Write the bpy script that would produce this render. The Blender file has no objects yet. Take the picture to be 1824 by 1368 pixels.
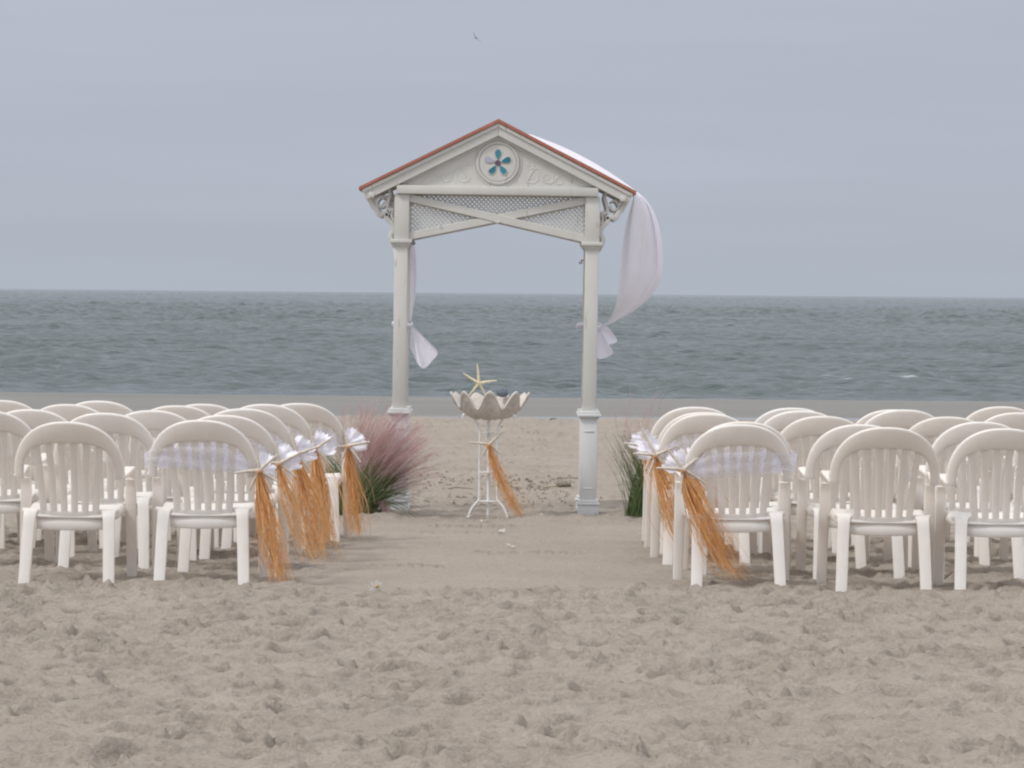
import bpy, bmesh, math, random
import numpy as np
from mathutils import Vector, Matrix

random.seed(7)
rng = np.random.default_rng(11)
R = math.radians
scene = bpy.context.scene
C = scene.collection

# ------------------------------------------------------------------ camera
CAM_Z = 1.55
cam_data = bpy.data.cameras.new("camera")
cam = bpy.data.objects.new("camera", cam_data)
C.objects.link(cam)
cam_data.sensor_fit = 'HORIZONTAL'
cam_data.sensor_width = 36.0
cam_data.lens = 133.7
cam_data.clip_start = 0.1
cam_data.clip_end = 60000
cam.matrix_world = (Matrix.Translation((0, 0, CAM_Z)) @ Matrix.Rotation(R(90 - 1.37), 4, 'X')
                    @ Matrix.Rotation(R(0.50), 4, 'Z'))
scene.camera = cam

# ------------------------------------------------------------------ sky and sun
SUN_EL, SUN_AZ = R(50), R(238)      # azimuth clockwise from +Y (the sea): high, over the land to the left
world = bpy.data.worlds.new("World")
scene.world = world
world.use_nodes = True
nt = world.node_tree
for n in list(nt.nodes):
    nt.nodes.remove(n)
def N(tree, kind, **kw):
    n = tree.nodes.new(kind)
    for k, v in kw.items():
        setattr(n, k, v)
    return n
out = N(nt, 'ShaderNodeOutputWorld')
mixs = N(nt, 'ShaderNodeMixShader')
mixs.inputs[0].default_value = 0.90
sky = N(nt, 'ShaderNodeTexSky', sky_type='NISHITA')
sky.sun_disc = False
sky.sun_elevation = SUN_EL
sky.sun_rotation = SUN_AZ
sky.air_density = 1.0
sky.dust_density = 3.0
bg1 = N(nt, 'ShaderNodeBackground'); bg1.inputs['Strength'].default_value = 0.06
nt.links.new(sky.outputs[0], bg1.inputs[0])
# an even overcast: the cloud deck is brighter overhead than at the horizon, the same all the way round
tc = N(nt, 'ShaderNodeTexCoord')
sep = N(nt, 'ShaderNodeSeparateXYZ'); nt.links.new(tc.outputs['Generated'], sep.inputs[0])
ramp = N(nt, 'ShaderNodeValToRGB')
nt.links.new(sep.outputs['Z'], ramp.inputs[0])
cr = ramp.color_ramp
cr.elements[0].position = 0.0; cr.elements[0].color = (0.468, 0.517, 0.590, 1)
cr.elements[1].position = 1.0; cr.elements[1].color = (1.52, 1.52, 1.54, 1)
for p, c in ((0.05, (0.485, 0.525, 0.617)), (0.12, (0.515, 0.550, 0.655)), (0.35, (0.88, 0.90, 0.95))):
    e = cr.elements.new(p); e.color = (*c, 1)
mp = N(nt, 'ShaderNodeMapping'); mp.inputs['Scale'].default_value = (2.2, 2.2, 26.0)
nt.links.new(tc.outputs['Generated'], mp.inputs[0])
nz = N(nt, 'ShaderNodeTexNoise'); nz.inputs['Scale'].default_value = 1.6
nz.inputs['Detail'].default_value = 5; nz.inputs['Roughness'].default_value = 0.5
nt.links.new(mp.outputs[0], nz.inputs['Vector'])
mr = N(nt, 'ShaderNodeMapRange')
mr.inputs[1].default_value = 0.3; mr.inputs[2].default_value = 0.7
mr.inputs[3].default_value = 0.95; mr.inputs[4].default_value = 1.05
nt.links.new(nz.outputs['Fac'], mr.inputs[0])
mul = N(nt, 'ShaderNodeVectorMath', operation='SCALE')
nt.links.new(ramp.outputs[0], mul.inputs[0]); nt.links.new(mr.outputs[0], mul.inputs['Scale'])
bg2 = N(nt, 'ShaderNodeBackground'); bg2.inputs['Strength'].default_value = 1.0
nt.links.new(mul.outputs[0], bg2.inputs[0])
nt.links.new(bg1.outputs[0], mixs.inputs[1]); nt.links.new(bg2.outputs[0], mixs.inputs[2])
nt.links.new(mixs.outputs[0], out.inputs[0])

sd = bpy.data.lights.new("sun", 'SUN')
sd.energy = 1.75
sd.angle = R(10)
sd.color = (1.0, 0.965, 0.915)
so = bpy.data.objects.new("sun", sd); C.objects.link(so)
sdir = Vector((math.sin(SUN_AZ) * math.cos(SUN_EL), math.cos(SUN_AZ) * math.cos(SUN_EL), math.sin(SUN_EL)))
so.rotation_euler = sdir.to_track_quat('Z', 'Y').to_euler()
so.location = (0, 0, 30)

vs = scene.view_settings
vs.view_transform = 'Standard'; vs.look = 'None'; vs.gamma = 1.0; vs.use_curve_mapping = False
vs.exposure = 0.0

# ------------------------------------------------------------------ helpers
def obj(name, mesh, m=None, parent=None):
    o = bpy.data.objects.new(name, mesh)
    C.objects.link(o)
    if m is not None and len(mesh.materials) == 0:
        mesh.materials.append(m)
    if parent is not None:
        o.parent = parent
    return o
def tag(o, label=None, cat=None, group=None, kind=None):
    for k, v in (('label', label), ('category', cat), ('group', group), ('kind', kind)):
        if v:
            o[k] = v
    return o
def thing(name, label, cat, loc=(0, 0, 0), rot=(0, 0, 0), group=None):
    o = bpy.data.objects.new(name, None); C.objects.link(o)
    o.empty_display_size = 0.1
    o.location = loc; o.rotation_euler = rot
    return tag(o, label, cat, group)
def copy_tree(o, parent=None):
    c = o.copy(); C.objects.link(c); c.parent = parent
    for ch in list(o.children):
        copy_tree(ch, c)
    return c
def mesh_np(name, V, F, smooth=False, sharp=None):
    me = bpy.data.meshes.new(name)
    me.from_pydata([tuple(map(float, v)) for v in V], [], [tuple(map(int, f)) for f in F])
    me.validate(); me.update()
    if smooth:
        me.polygons.foreach_set('use_smooth', np.ones(len(me.polygons), bool))
        if sharp is not None:
            me.set_sharp_from_angle(angle=R(sharp))
    return me
def from_bm(name, bm, smooth=False, sharp=35):
    bmesh.ops.recalc_face_normals(bm, faces=bm.faces)
    me = bpy.data.meshes.new(name); bm.to_mesh(me); bm.free()
    if smooth:
        me.polygons.foreach_set('use_smooth', np.ones(len(me.polygons), bool))
        me.set_sharp_from_angle(angle=R(sharp))
    return me
def grid_mesh(name, P, smooth=True):
    """P: (n, m, 3) array of points -> quad sheet, fast."""
    n, m, _ = P.shape
    me = bpy.data.meshes.new(name)
    me.vertices.add(n * m)
    me.vertices.foreach_set('co', P.reshape(-1).astype(np.float32))
    i = np.arange(n - 1)[:, None] * m + np.arange(m - 1)[None, :]
    q = np.stack([i, i + 1, i + m + 1, i + m], -1).reshape(-1, 4)
    me.loops.add(q.size); me.loops.foreach_set('vertex_index', q.reshape(-1).astype(np.int32))
    me.polygons.add(len(q))
    me.polygons.foreach_set('loop_start', (np.arange(len(q)) * 4).astype(np.int32))
    if smooth:
        me.polygons.foreach_set('use_smooth', np.ones(len(q), bool))
    me.update(calc_edges=True)
    return me
def box_into(bm, cx, cy, cz, sx, sy, sz, bev=0.0, rot=None):
    r = bmesh.ops.create_cube(bm, size=1.0)
    vs_ = r['verts']
    bmesh.ops.scale(bm, vec=(sx, sy, sz), verts=vs_)
    if bev > 0:
        es = list({e for v in vs_ for e in v.link_edges})
        rr = bmesh.ops.bevel(bm, geom=es, offset=bev, segments=2, profile=0.5, affect='EDGES')
        vs_ = list({v for f in rr['faces'] for v in f.verts} | {v for v in vs_ if v.is_valid})
    if rot is not None:
        bmesh.ops.rotate(bm, cent=(0, 0, 0), matrix=rot, verts=vs_)
    bmesh.ops.translate(bm, vec=(cx, cy, cz), verts=vs_)
def box(name, c, s, m, parent, bev=0.004, rot=None):
    bm = bmesh.new(); box_into(bm, *c, *s, bev, rot)
    return obj(name, from_bm(name, bm, True), m, parent)
def prism(name, poly, y0, y1, m, parent, bev=0.0):
    """poly in (x, z), extruded from y0 to y1"""
    bm = bmesh.new()
    a = [bm.verts.new((x, y0, z)) for x, z in poly]
    b = [bm.verts.new((x, y1, z)) for x, z in poly]
    bm.faces.new(a); bm.faces.new(b[::-1])
    k = len(poly)
    for i in range(k):
        j = (i + 1) % k
        bm.faces.new((a[i], b[i], b[j], a[j]))
    if bev > 0:
        bmesh.ops.bevel(bm, geom=list(bm.edges), offset=bev, segments=1, affect='EDGES')
    return obj(name, from_bm(name, bm, True, 30), m, parent)
def cr_spline(pts, n):
    """Catmull-Rom through pts, n samples"""
    P = np.array(pts, float)
    P = np.vstack([2 * P[0] - P[1], P, 2 * P[-1] - P[-2]])
    k = len(P) - 3
    outp = []
    for t in np.linspace(0, k - 1e-9, n):
        i = int(t); u = t - i
        a, b, c, d = P[i], P[i + 1], P[i + 2], P[i + 3]
        outp.append(0.5 * (2 * b + (c - a) * u + (2 * a - 5 * b + 4 * c - d) * u * u + (3 * b - a - 3 * c + d) * u ** 3))
    return np.array(outp)
def sweep(paths, prof_fn, side=None, closed_caps=True):
    """sweep one cross-section along a polyline. prof_fn(i, n) -> list of (a, b): a along side vector, b along the other normal"""
    P = np.array(paths, float); n = len(P)
    V, F = [], []
    for i in range(n):
        t = P[min(i + 1, n - 1)] - P[max(i - 1, 0)]; t /= np.linalg.norm(t) + 1e-12
        s = np.array(side, float) if side is not None else np.array([1.0, 0, 0])
        if side is None and abs(t[0]) > 0.9:
            s = np.array([0, 1.0, 0])
        s = s - t * np.dot(s, t); s /= np.linalg.norm(s) + 1e-12
        b = np.cross(t, s)
        pr = prof_fn(i, n)
        for (u, v) in pr:
            V.append(P[i] + s * u + b * v)
        k = len(pr)
    for i in range(n - 1):
        for j in range(k):
            jj = (j + 1) % k
            F.append((i * k + j, i * k + jj, (i + 1) * k + jj, (i + 1) * k + j))
    if closed_caps:
        F.append(tuple(range(k))[::-1]); F.append(tuple((n - 1) * k + j for j in range(k)))
    return V, F
def rrect(w, h, r):
    a, b = w / 2, h / 2
    r = min(r, a * 0.98, b * 0.98)
    q = []
    for sx, sy, st in ((1, 1, 0), (-1, 1, 90), (-1, -1, 180), (1, -1, 270)):
        for d in (0, 45, 90):
            an = R(st + d)
            q.append((sx * (a - r) + r * math.cos(an), sy * (b - r) + r * math.sin(an)))
    return q
def circ(r, k=8):
    return [(r * math.cos(2 * math.pi * i / k), r * math.sin(2 * math.pi * i / k)) for i in range(k)]
class Acc:
    def __init__(s): s.V = []; s.F = []
    def add(s, V, F):
        o = len(s.V); s.V.extend(V); s.F.extend([tuple(i + o for i in f) for f in F])
    def build(s, name, m, parent=None, smooth=True, sharp=40):
        return obj(name, mesh_np(name, s.V, s.F, smooth, sharp), m, parent)
def sweep_obj(name, path, prof, m, parent, side=None, sharp=40):
    V, F = sweep(path, prof, side)
    return obj(name, mesh_np(name, V, F, True, sharp), m, parent)
def ribbon(acc, P, w0, w1, flat=None):
    """thin tapered strip along P"""
    P = np.array(P); n = len(P)
    d = np.array(flat if flat is not None else (1, 0, 0), float)
    V = []
    for i in range(n):
        t = P[min(i + 1, n - 1)] - P[max(i - 1, 0)]
        s = d - t * (np.dot(d, t) / (np.dot(t, t) + 1e-12))
        s /= np.linalg.norm(s) + 1e-9
        w = (w0 + (w1 - w0) * i / (n - 1)) / 2
        V.append(P[i] - s * w); V.append(P[i] + s * w)
    F = [(2 * i, 2 * i + 1, 2 * i + 3, 2 * i + 2) for i in range(n - 1)]
    acc.add(V, F)

# gradient noise in numpy
_perm = rng.permutation(512)
_perm = np.concatenate([_perm, _perm, _perm])
_ga = rng.uniform(0, 2 * np.pi, 512)
def perlin(x, y):
    xi = np.floor(x).astype(np.int64); yi = np.floor(y).astype(np.int64)
    xf = x - xi; yf = y - yi
    u = xf ** 3 * (xf * (xf * 6 - 15) + 10); v = yf ** 3 * (yf * (yf * 6 - 15) + 10)
    def g(ix, iy, dx, dy):
        h = _ga[_perm[(_perm[ix & 511] + iy) & 511]]
        return np.cos(h) * dx + np.sin(h) * dy
    a = g(xi, yi, xf, yf); b = g(xi + 1, yi, xf - 1, yf)
    c = g(xi, yi + 1, xf, yf - 1); d = g(xi + 1, yi + 1, xf - 1, yf - 1)
    return (a + (b - a) * u) * (1 - v) + (c + (d - c) * u) * v
def sstep(a, b, x):
    t = np.clip((x - a) / (b - a), 0, 1); return t * t * (3 - 2 * t)

# ------------------------------------------------------------------ materials
def mat(name):
    m = bpy.data.materials.new(name); m.use_nodes = True
    t = m.node_tree; b = t.nodes['Principled BSDF']
    return m, t, b
def noise(t, scale, detail=4, rough=0.55, coord='Object', sc=None):
    c = N(t, 'ShaderNodeTexCoord')
    n = N(t, 'ShaderNodeTexNoise')
    n.inputs['Scale'].default_value = scale; n.inputs['Detail'].default_value = detail; n.inputs['Roughness'].default_value = rough
    if sc:
        mpp = N(t, 'ShaderNodeMapping'); mpp.inputs['Scale'].default_value = sc
        t.links.new(c.outputs[coord], mpp.inputs[0]); t.links.new(mpp.outputs[0], n.inputs['Vector'])
    else:
        t.links.new(c.outputs[coord], n.inputs['Vector'])
    return n.outputs['Fac']
def rampc(t, fac, stops):
    r = N(t, 'ShaderNodeValToRGB')
    e = r.color_ramp.elements
    e[0].position = stops[0][0]; e[0].color = (*stops[0][1], 1)
    e[1].position = stops[-1][0]; e[1].color = (*stops[-1][1], 1)
    for p, c in stops[1:-1]:
        k = e.new(p); k.color = (*c, 1)
    t.links.new(fac, r.inputs[0])
    return r.outputs[0]
def mixc(t, fac, a, b, mode='MIX'):
    n = N(t, 'ShaderNodeMix', data_type='RGBA', blend_type=mode)
    for s, v in ((n.inputs[0], fac), (n.inputs[6], a), (n.inputs[7], b)):
        if hasattr(v, 'default_value') or hasattr(v, 'links'):
            t.links.new(v, s)
        elif isinstance(v, (int, float)):
            s.default_value = v
        else:
            s.default_value = (*v, 1)
    return n.outputs[2]
def bump(t, b, h, strength, dist):
    n = N(t, 'ShaderNodeBump'); n.inputs['Strength'].default_value = strength; n.inputs['Distance'].default_value = dist
    t.links.new(h, n.inputs['Height']); t.links.new(n.outputs[0], b.inputs['Normal'])
    return n

def m_sand():
    m, t, b = mat('sand')
    n1 = noise(t, 1.3, 5); n2 = noise(t, 60, 4, 0.65); n3 = noise(t, 400, 2)
    c1 = rampc(t, n1, [(0.30, (0.345, 0.300, 0.256)), (0.70, (0.398, 0.348, 0.300))])
    c2 = rampc(t, n2, [(0.30, (0.78, 0.78, 0.78)), (0.62, (1, 1, 1))])
    c = mixc(t, 1.0, c1, c2, 'MULTIPLY')
    n_shade = noise(t, 15, 5, 0.62, sc=(0.8, 1.0, 1))       # random dark flecks painted in for the shade of small dents
    dent_shade = rampc(t, n_shade, [(0.58, (1, 1, 1)), (0.72, (0.84, 0.83, 0.81))])
    c = mixc(t, 1.0, c, dent_shade, 'MULTIPLY')
    # beach towards the water is wet: darker, greyer and smoother below the tide mark
    g = N(t, 'ShaderNodeNewGeometry'); s = N(t, 'ShaderNodeSeparateXYZ'); t.links.new(g.outputs['Position'], s.inputs[0])
    w = N(t, 'ShaderNodeMapRange'); w.inputs[1].default_value = -1.0; w.inputs[2].default_value = -1.25
    t.links.new(s.outputs['Z'], w.inputs[0])
    nw = noise(t, 0.35, 4, sc=(0.3, 1.2, 1))
    wet = rampc(t, nw, [(0.3, (0.145, 0.138, 0.122)), (0.7, (0.190, 0.181, 0.162))])
    cc = mixc(t, w.outputs[0], c, wet)
    t.links.new(cc, b.inputs['Base Color'])
    rr = N(t, 'ShaderNodeMapRange'); rr.inputs[3].default_value = 0.95; rr.inputs[4].default_value = 0.42
    t.links.new(w.outputs[0], rr.inputs[0]); t.links.new(rr.outputs[0], b.inputs['Roughness'])
    b.inputs['Specular IOR Level'].default_value = 0.25
    bn = N(t, 'ShaderNodeMath', operation='ADD'); t.links.new(n2, bn.inputs[0])
    k = N(t, 'ShaderNodeMath', operation='MULTIPLY'); k.inputs[1].default_value = 0.35; t.links.new(n3, k.inputs[0]); t.links.new(k.outputs[0], bn.inputs[1])
    n4 = noise(t, 20, 3, 0.6)
    k4 = N(t, 'ShaderNodeMath', operation='MULTIPLY_ADD'); k4.inputs[1].default_value = 1.6
    t.links.new(n4, k4.inputs[0]); t.links.new(bn.outputs[0], k4.inputs[2])
    bump(t, b, k4.outputs[0], 0.68, 0.020)
    return m
def m_sea():
    m, t, b = mat('sea_water')
    n1 = noise(t, 0.02, 4, sc=(0.5, 1, 1))
    c = rampc(t, n1, [(0.35, (0.052, 0.076, 0.078)), (0.65, (0.070, 0.098, 0.096))])
    at = N(t, 'ShaderNodeAttribute', attribute_name='foam')
    c2 = mixc(t, at.outputs['Fac'], c, (0.75, 0.78, 0.80))
    t.links.new(c2, b.inputs['Base Color'])
    b.inputs['IOR'].default_value = 1.333
    rr = N(t, 'ShaderNodeMapRange'); rr.inputs[3].default_value = 0.16; rr.inputs[4].default_value = 0.8
    t.links.new(at.outputs['Fac'], rr.inputs[0]); t.links.new(rr.outputs[0], b.inputs['Roughness'])
    n2 = noise(t, 1.1, 6, 0.62, sc=(0.55, 1, 1))
    bump(t, b, n2, 1.0, 0.55)
    return m
def m_pool():
    m, t, b = mat('still_water')
    b.inputs['Base Color'].default_value = (0.14, 0.14, 0.13, 1)
    b.inputs['Roughness'].default_value = 0.06; b.inputs['IOR'].default_value = 1.333
    bump(t, b, noise(t, 3, 3), 0.15, 0.02)
    return m
def m_paint(name, col, wear, dark=(0.30, 0.28, 0.24)):
    m, t, b = mat(name)
    n1 = noise(t, 5, 5, 0.6, sc=(1, 1, 0.35))
    c = rampc(t, n1, [(0.30, tuple(v * 0.90 for v in col)), (0.70, col)])
    n2 = noise(t, 26, 6, 0.7, sc=(1, 1, 0.16))
    msk = rampc(t, n2, [(0.66 - wear, (0, 0, 0)), (0.72 - wear * 0.9, (0.75, 0.75, 0.75))])
    c2 = mixc(t, msk, c, dark)
    t.links.new(c2, b.inputs['Base Color'])
    b.inputs['Roughness'].default_value = 0.62
    bump(t, b, noise(t, 90, 3, sc=(1, 1, 0.3)), 0.25, 0.003)
    return m
def m_resin():
    m, t, b = mat('white_resin')
    oi = N(t, 'ShaderNodeObjectInfo')
    n1 = noise(t, 9, 4, 0.6)
    a = rampc(t, n1, [(0.35, (0.88, 0.875, 0.865)), (0.62, (0.925, 0.925, 0.92))])
    c = mixc(t, 0.0, a, (0.80, 0.74, 0.66))
    mm = N(t, 'ShaderNodeMath', operation='MULTIPLY'); mm.inputs[1].default_value = 0.30
    sc_ = N(t, 'ShaderNodeSeparateColor'); t.links.new(oi.outputs['Color'], sc_.inputs[0]); t.links.new(sc_.outputs[0], mm.inputs[0])
    c = mixc(t, mm.outputs[0], a, (0.80, 0.735, 0.655))
    ng = noise(t, 14, 6, 0.7, sc=(1, 1, 0.5))            # scuffs and blown-on sand
    c = mixc(t, rampc(t, ng, [(0.56, (0, 0, 0)), (0.80, (0.28, 0.28, 0.28))]), c, (0.62, 0.55, 0.47))
    t.links.new(c, b.inputs['Base Color'])
    b.inputs['Roughness'].default_value = 0.42
    bump(t, b, noise(t, 220, 2), 0.08, 0.002)
    tr = N(t, 'ShaderNodeBsdfTranslucent'); tr.inputs[0].default_value = (0.90, 0.76, 0.60, 1)
    mx = N(t, 'ShaderNodeMixShader'); mx.inputs[0].default_value = 0.27
    t.links.new(b.outputs[0], mx.inputs[1]); t.links.new(tr.outputs[0], mx.inputs[2])
    t.links.new(mx.outputs[0], t.nodes['Material Output'].inputs[0])
    return m
def m_tulle(name, opacity, var=0.12):
    m, t, b = mat(name)
    b.inputs['Base Color'].default_value = (0.91, 0.905, 1.0, 1); b.inputs['Roughness'].default_value = 0.8
    b.inputs['Sheen Weight'].default_value = 0.2
    tr = N(t, 'ShaderNodeBsdfTranslucent'); tr.inputs[0].default_value = (0.92, 0.90, 1.0, 1)
    m1 = N(t, 'ShaderNodeMixShader'); m1.inputs[0].default_value = 0.16
    t.links.new(b.outputs[0], m1.inputs[1]); t.links.new(tr.outputs[0], m1.inputs[2])
    tp = N(t, 'ShaderNodeBsdfTransparent')
    m2 = N(t, 'ShaderNodeMixShader')
    nf = noise(t, 30, 3, sc=(1, 1, 0.25))
    r = N(t, 'ShaderNodeMapRange'); r.inputs[3].default_value = opacity - var; r.inputs[4].default_value = opacity + var
    r.inputs[1].default_value = 0.3; r.inputs[2].default_value = 0.7
    t.links.new(nf, r.inputs[0]); t.links.new(r.outputs[0], m2.inputs[0])
    t.links.new(tp.outputs[0], m2.inputs[1]); t.links.new(m1.outputs[0], m2.inputs[2])
    t.links.new(m2.outputs[0], t.nodes['Material Output'].inputs[0])
    return m
def m_simple(name, a, b_, scale=20, rough=0.7, bmp=0.3, bd=0.004, trans=0.0, coord='Object', sc=None):
    m, t, b = mat(name)
    n1 = noise(t, scale, 5, 0.6, coord, sc)
    t.links.new(rampc(t, n1, [(0.32, a), (0.68, b_)]), b.inputs['Base Color'])
    b.inputs['Roughness'].default_value = rough
    if bmp:
        bump(t, b, n1, bmp, bd)
    if trans:
        tr = N(t, 'ShaderNodeBsdfTranslucent'); tr.inputs[0].default_value = (*b_, 1)
        mx = N(t, 'ShaderNodeMixShader'); mx.inputs[0].default_value = trans
        t.links.new(b.outputs[0], mx.inputs[1]); t.links.new(tr.outputs[0], mx.inputs[2])
        t.links.new(mx.outputs[0], t.nodes['Material Output'].inputs[0])
    return m
def m_glass(name, col):
    m, t, b = mat(name)
    n1 = noise(t, 18, 3)
    t.links.new(rampc(t, n1, [(0.3, tuple(v * 0.8 for v in col)), (0.7, col)]), b.inputs['Base Color'])
    b.inputs['Roughness'].default_value = 0.08
    b.inputs['Transmission Weight'].default_value = 0.35
    b.inputs['Coat Weight'].default_value = 0.5
    return m
M = dict(
    sand=m_sand(), sea=m_sea(), pool=m_pool(), resin=m_resin(),
    arch=m_paint('weathered_cream_paint', (0.605, 0.602, 0.570), 0.045),
    ped=m_paint('weathered_cool_white_paint', (0.66, 0.675, 0.68), 0.045, (0.38, 0.37, 0.35)),
    roof=m_simple('terracotta_roofing', (0.34, 0.125, 0.08), (0.42, 0.16, 0.11), 14, 0.75),
    tulle=m_tulle('sheer_tulle', 0.93), tulle_thin=m_tulle('single_tulle', 0.24), tulle_bow=m_tulle('gathered_tulle', 0.90),
    drape=m_tulle('sheer_drape', 0.88, 0.04),
    raffia=m_simple('orange_raffia', (0.55, 0.255, 0.085), (0.80, 0.48, 0.215), 55, 0.6, 0, trans=0.25, sc=(1, 1, 0.25)),
    starfish=m_simple('dried_starfish', (0.52, 0.45, 0.38), (0.70, 0.63, 0.54), 45, 0.85, 0.8, 0.004),
    star_pale=m_simple('pale_starfish', (0.70, 0.60, 0.40), (0.82, 0.74, 0.55), 45, 0.85, 0.8, 0.004),
    shell=m_simple('giant_clam', (0.50, 0.455, 0.41), (0.66, 0.615, 0.57), 14, 0.6, 0.4, 0.006),
    iron=m_simple('white_iron', (0.70, 0.71, 0.71), (0.82, 0.83, 0.83), 30, 0.45, 0.1),
    green=m_simple('grass_blade', (0.045, 0.080, 0.020), (0.105, 0.155, 0.050), 10, 0.6, 0, trans=0.2),
    stem=m_simple('dry_stem', (0.24, 0.20, 0.11), (0.36, 0.30, 0.19), 10, 0.7, 0),
    plume=m_simple('pink_plume', (0.52, 0.30, 0.325), (0.66, 0.46, 0.475), 9, 0.8, 0, trans=0.3),
    wrack=m_simple('seaweed_wrack', (0.11, 0.09, 0.07), (0.24, 0.20, 0.155), 20, 0.8, 0.2),
    stick=m_simple('driftwood', (0.20, 0.155, 0.11), (0.33, 0.27, 0.20), 20, 0.85, 0.4),
    stone=m_simple('dark_stone', (0.07, 0.065, 0.06), (0.14, 0.13, 0.12), 12, 0.8, 0.5, 0.01),
    bluestone=m_simple('blue_grey_stone', (0.07, 0.085, 0.12), (0.13, 0.15, 0.19), 12, 0.6, 0.3),
    petal=m_simple('white_petal', (0.78, 0.77, 0.73), (0.86, 0.86, 0.84), 30, 0.6, 0.1, trans=0.25),
    pistil=m_simple('yellow_centre', (0.62, 0.42, 0.13), (0.70, 0.50, 0.2), 30, 0.8, 0.3),
    hook=m_simple('dark_hook', (0.06, 0.055, 0.05), (0.11, 0.10, 0.09), 30, 0.5, 0.1),
    gull=m_simple('gull_feathers', (0.13, 0.13, 0.14), (0.22, 0.22, 0.23), 6, 0.8, 0.1),
    teal=m_glass('teal_glass', (0.03, 0.28, 0.36)), pale=m_glass('pale_lilac_glass', (0.66, 0.68, 0.86)),
    purple=m_glass('purple_glass', (0.20, 0.13, 0.19)), sky_glass=m_glass('sky_blue_glass', (0.07, 0.38, 0.52)),
)

# ------------------------------------------------------------------ beach
def shore_shift(x):
    return 5.0 * np.sin(x / 23.0 + 0.6) + 2.2 * np.sin(x / 9.0 + 2.0) - 0.03 * x
def base_z(x, y):
    ys = y + 0.25 * shore_shift(x)
    z = 0.05 * np.exp(-((ys - 46) / 3.0) ** 2) - 1.35 * sstep(46, 62, ys) - 0.25 * sstep(62, 88, ys)
    yp = y + 0.55 * shore_shift(x * 1.6 + 9)
    z = z + 0.19 * sstep(89, 98, yp)
    z = z - 1.0 * sstep(108, 128, ys) - 5 * sstep(128, 420, ys)
    return z
AISLE_X = (-1.12, 1.02)
def aisle_mask(x, y):
    wob = 0.10 * perlin(x * 1.3 + 5, y * 1.3)
    return (sstep(AISLE_X[0] - 0.06, AISLE_X[0] + 0.16, x + wob) * (1 - sstep(AISLE_X[1] - 0.16, AISLE_X[1] + 0.06, x + wob))
            * sstep(19.3, 19.95, y + 2.2 * wob) * (1 - sstep(25.4, 26.0, y + wob)))
prints = []
def add_prints():
    r = np.random.default_rng(5)
    for _ in range(1150):                      # trampled sand before the chairs
        prints.append((r.uniform(-3.4, 3.4), r.uniform(10.5, 19.7), r.uniform(-0.9, 0.9), r.uniform(0.07, 0.16), r.uniform(0.05, 0.085), r.uniform(0.018, 0.056)))
    for _ in range(1500):                      # smaller scuffs and heel marks
        prints.append((r.uniform(-3.4, 3.4), r.uniform(10.5, 19.7), r.uniform(-0.5, 0.5), r.uniform(0.022, 0.075), r.uniform(0.022, 0.045), r.uniform(0.012, 0.042)))
    for _ in range(900):                      # among the chairs
        x = r.uniform(1.0, 3.7) * r.choice([-1, 1]); y = r.uniform(19.4, 26.5)
        prints.append((x, y, r.uniform(0, math.pi), r.uniform(0.07, 0.14), r.uniform(0.035, 0.06), r.uniform(0.012, 0.036)))
    for _ in range(900):                      # behind the arch
        prints.append((r.uniform(-4.5, 4.5), r.uniform(26.2, 46), r.uniform(0, math.pi), r.uniform(0.08, 0.22), r.uniform(0.05, 0.10), r.uniform(0.010, 0.045)))
add_prints()
_r = random.Random(12)
for _ in range(300):                           # deeper heel holes
    prints.append((_r.uniform(-3.2, 3.2), _r.uniform(11.5, 19.5), _r.uniform(-0.4, 0.4), _r.uniform(0.04, 0.09), _r.uniform(0.05, 0.08), _r.uniform(0.045, 0.075)))
def sand_z(x, y):
    """terrain without footprints"""
    z = base_z(x, y)
    dry = 1 - sstep(47, 60, y)
    am = aisle_mask(x, y)
    rough = dry * (1 - 0.84 * am)
    n = 0.030 * perlin(x * 0.9, y * 0.9) + 0.020 * perlin(x * 2.6 + 9, y * 2.3) * rough
    n = n * dry + am * 0.0030 * np.sin(y * 24 + 3 * perlin(x * 1.1, y * 2.0)) * (0.5 + perlin(x * 0.8 + 3, y * 0.9))
    return z + n, rough, am
def fine_z(x, y, rough):
    a = perlin(x * 7.5 + 3, y * 5.0); b = perlin(x * 17 + 1, y * 11 + 7); c = perlin(x * 33, y * 22)
    rid = 1 - np.abs(perlin(x * 3.7 + 17, y * 4.6)) * 2.2
    return rough * (0.022 * a + 0.013 * b + 0.0065 * c + 0.016 * np.clip(rid, 0, 1) ** 3)

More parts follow.
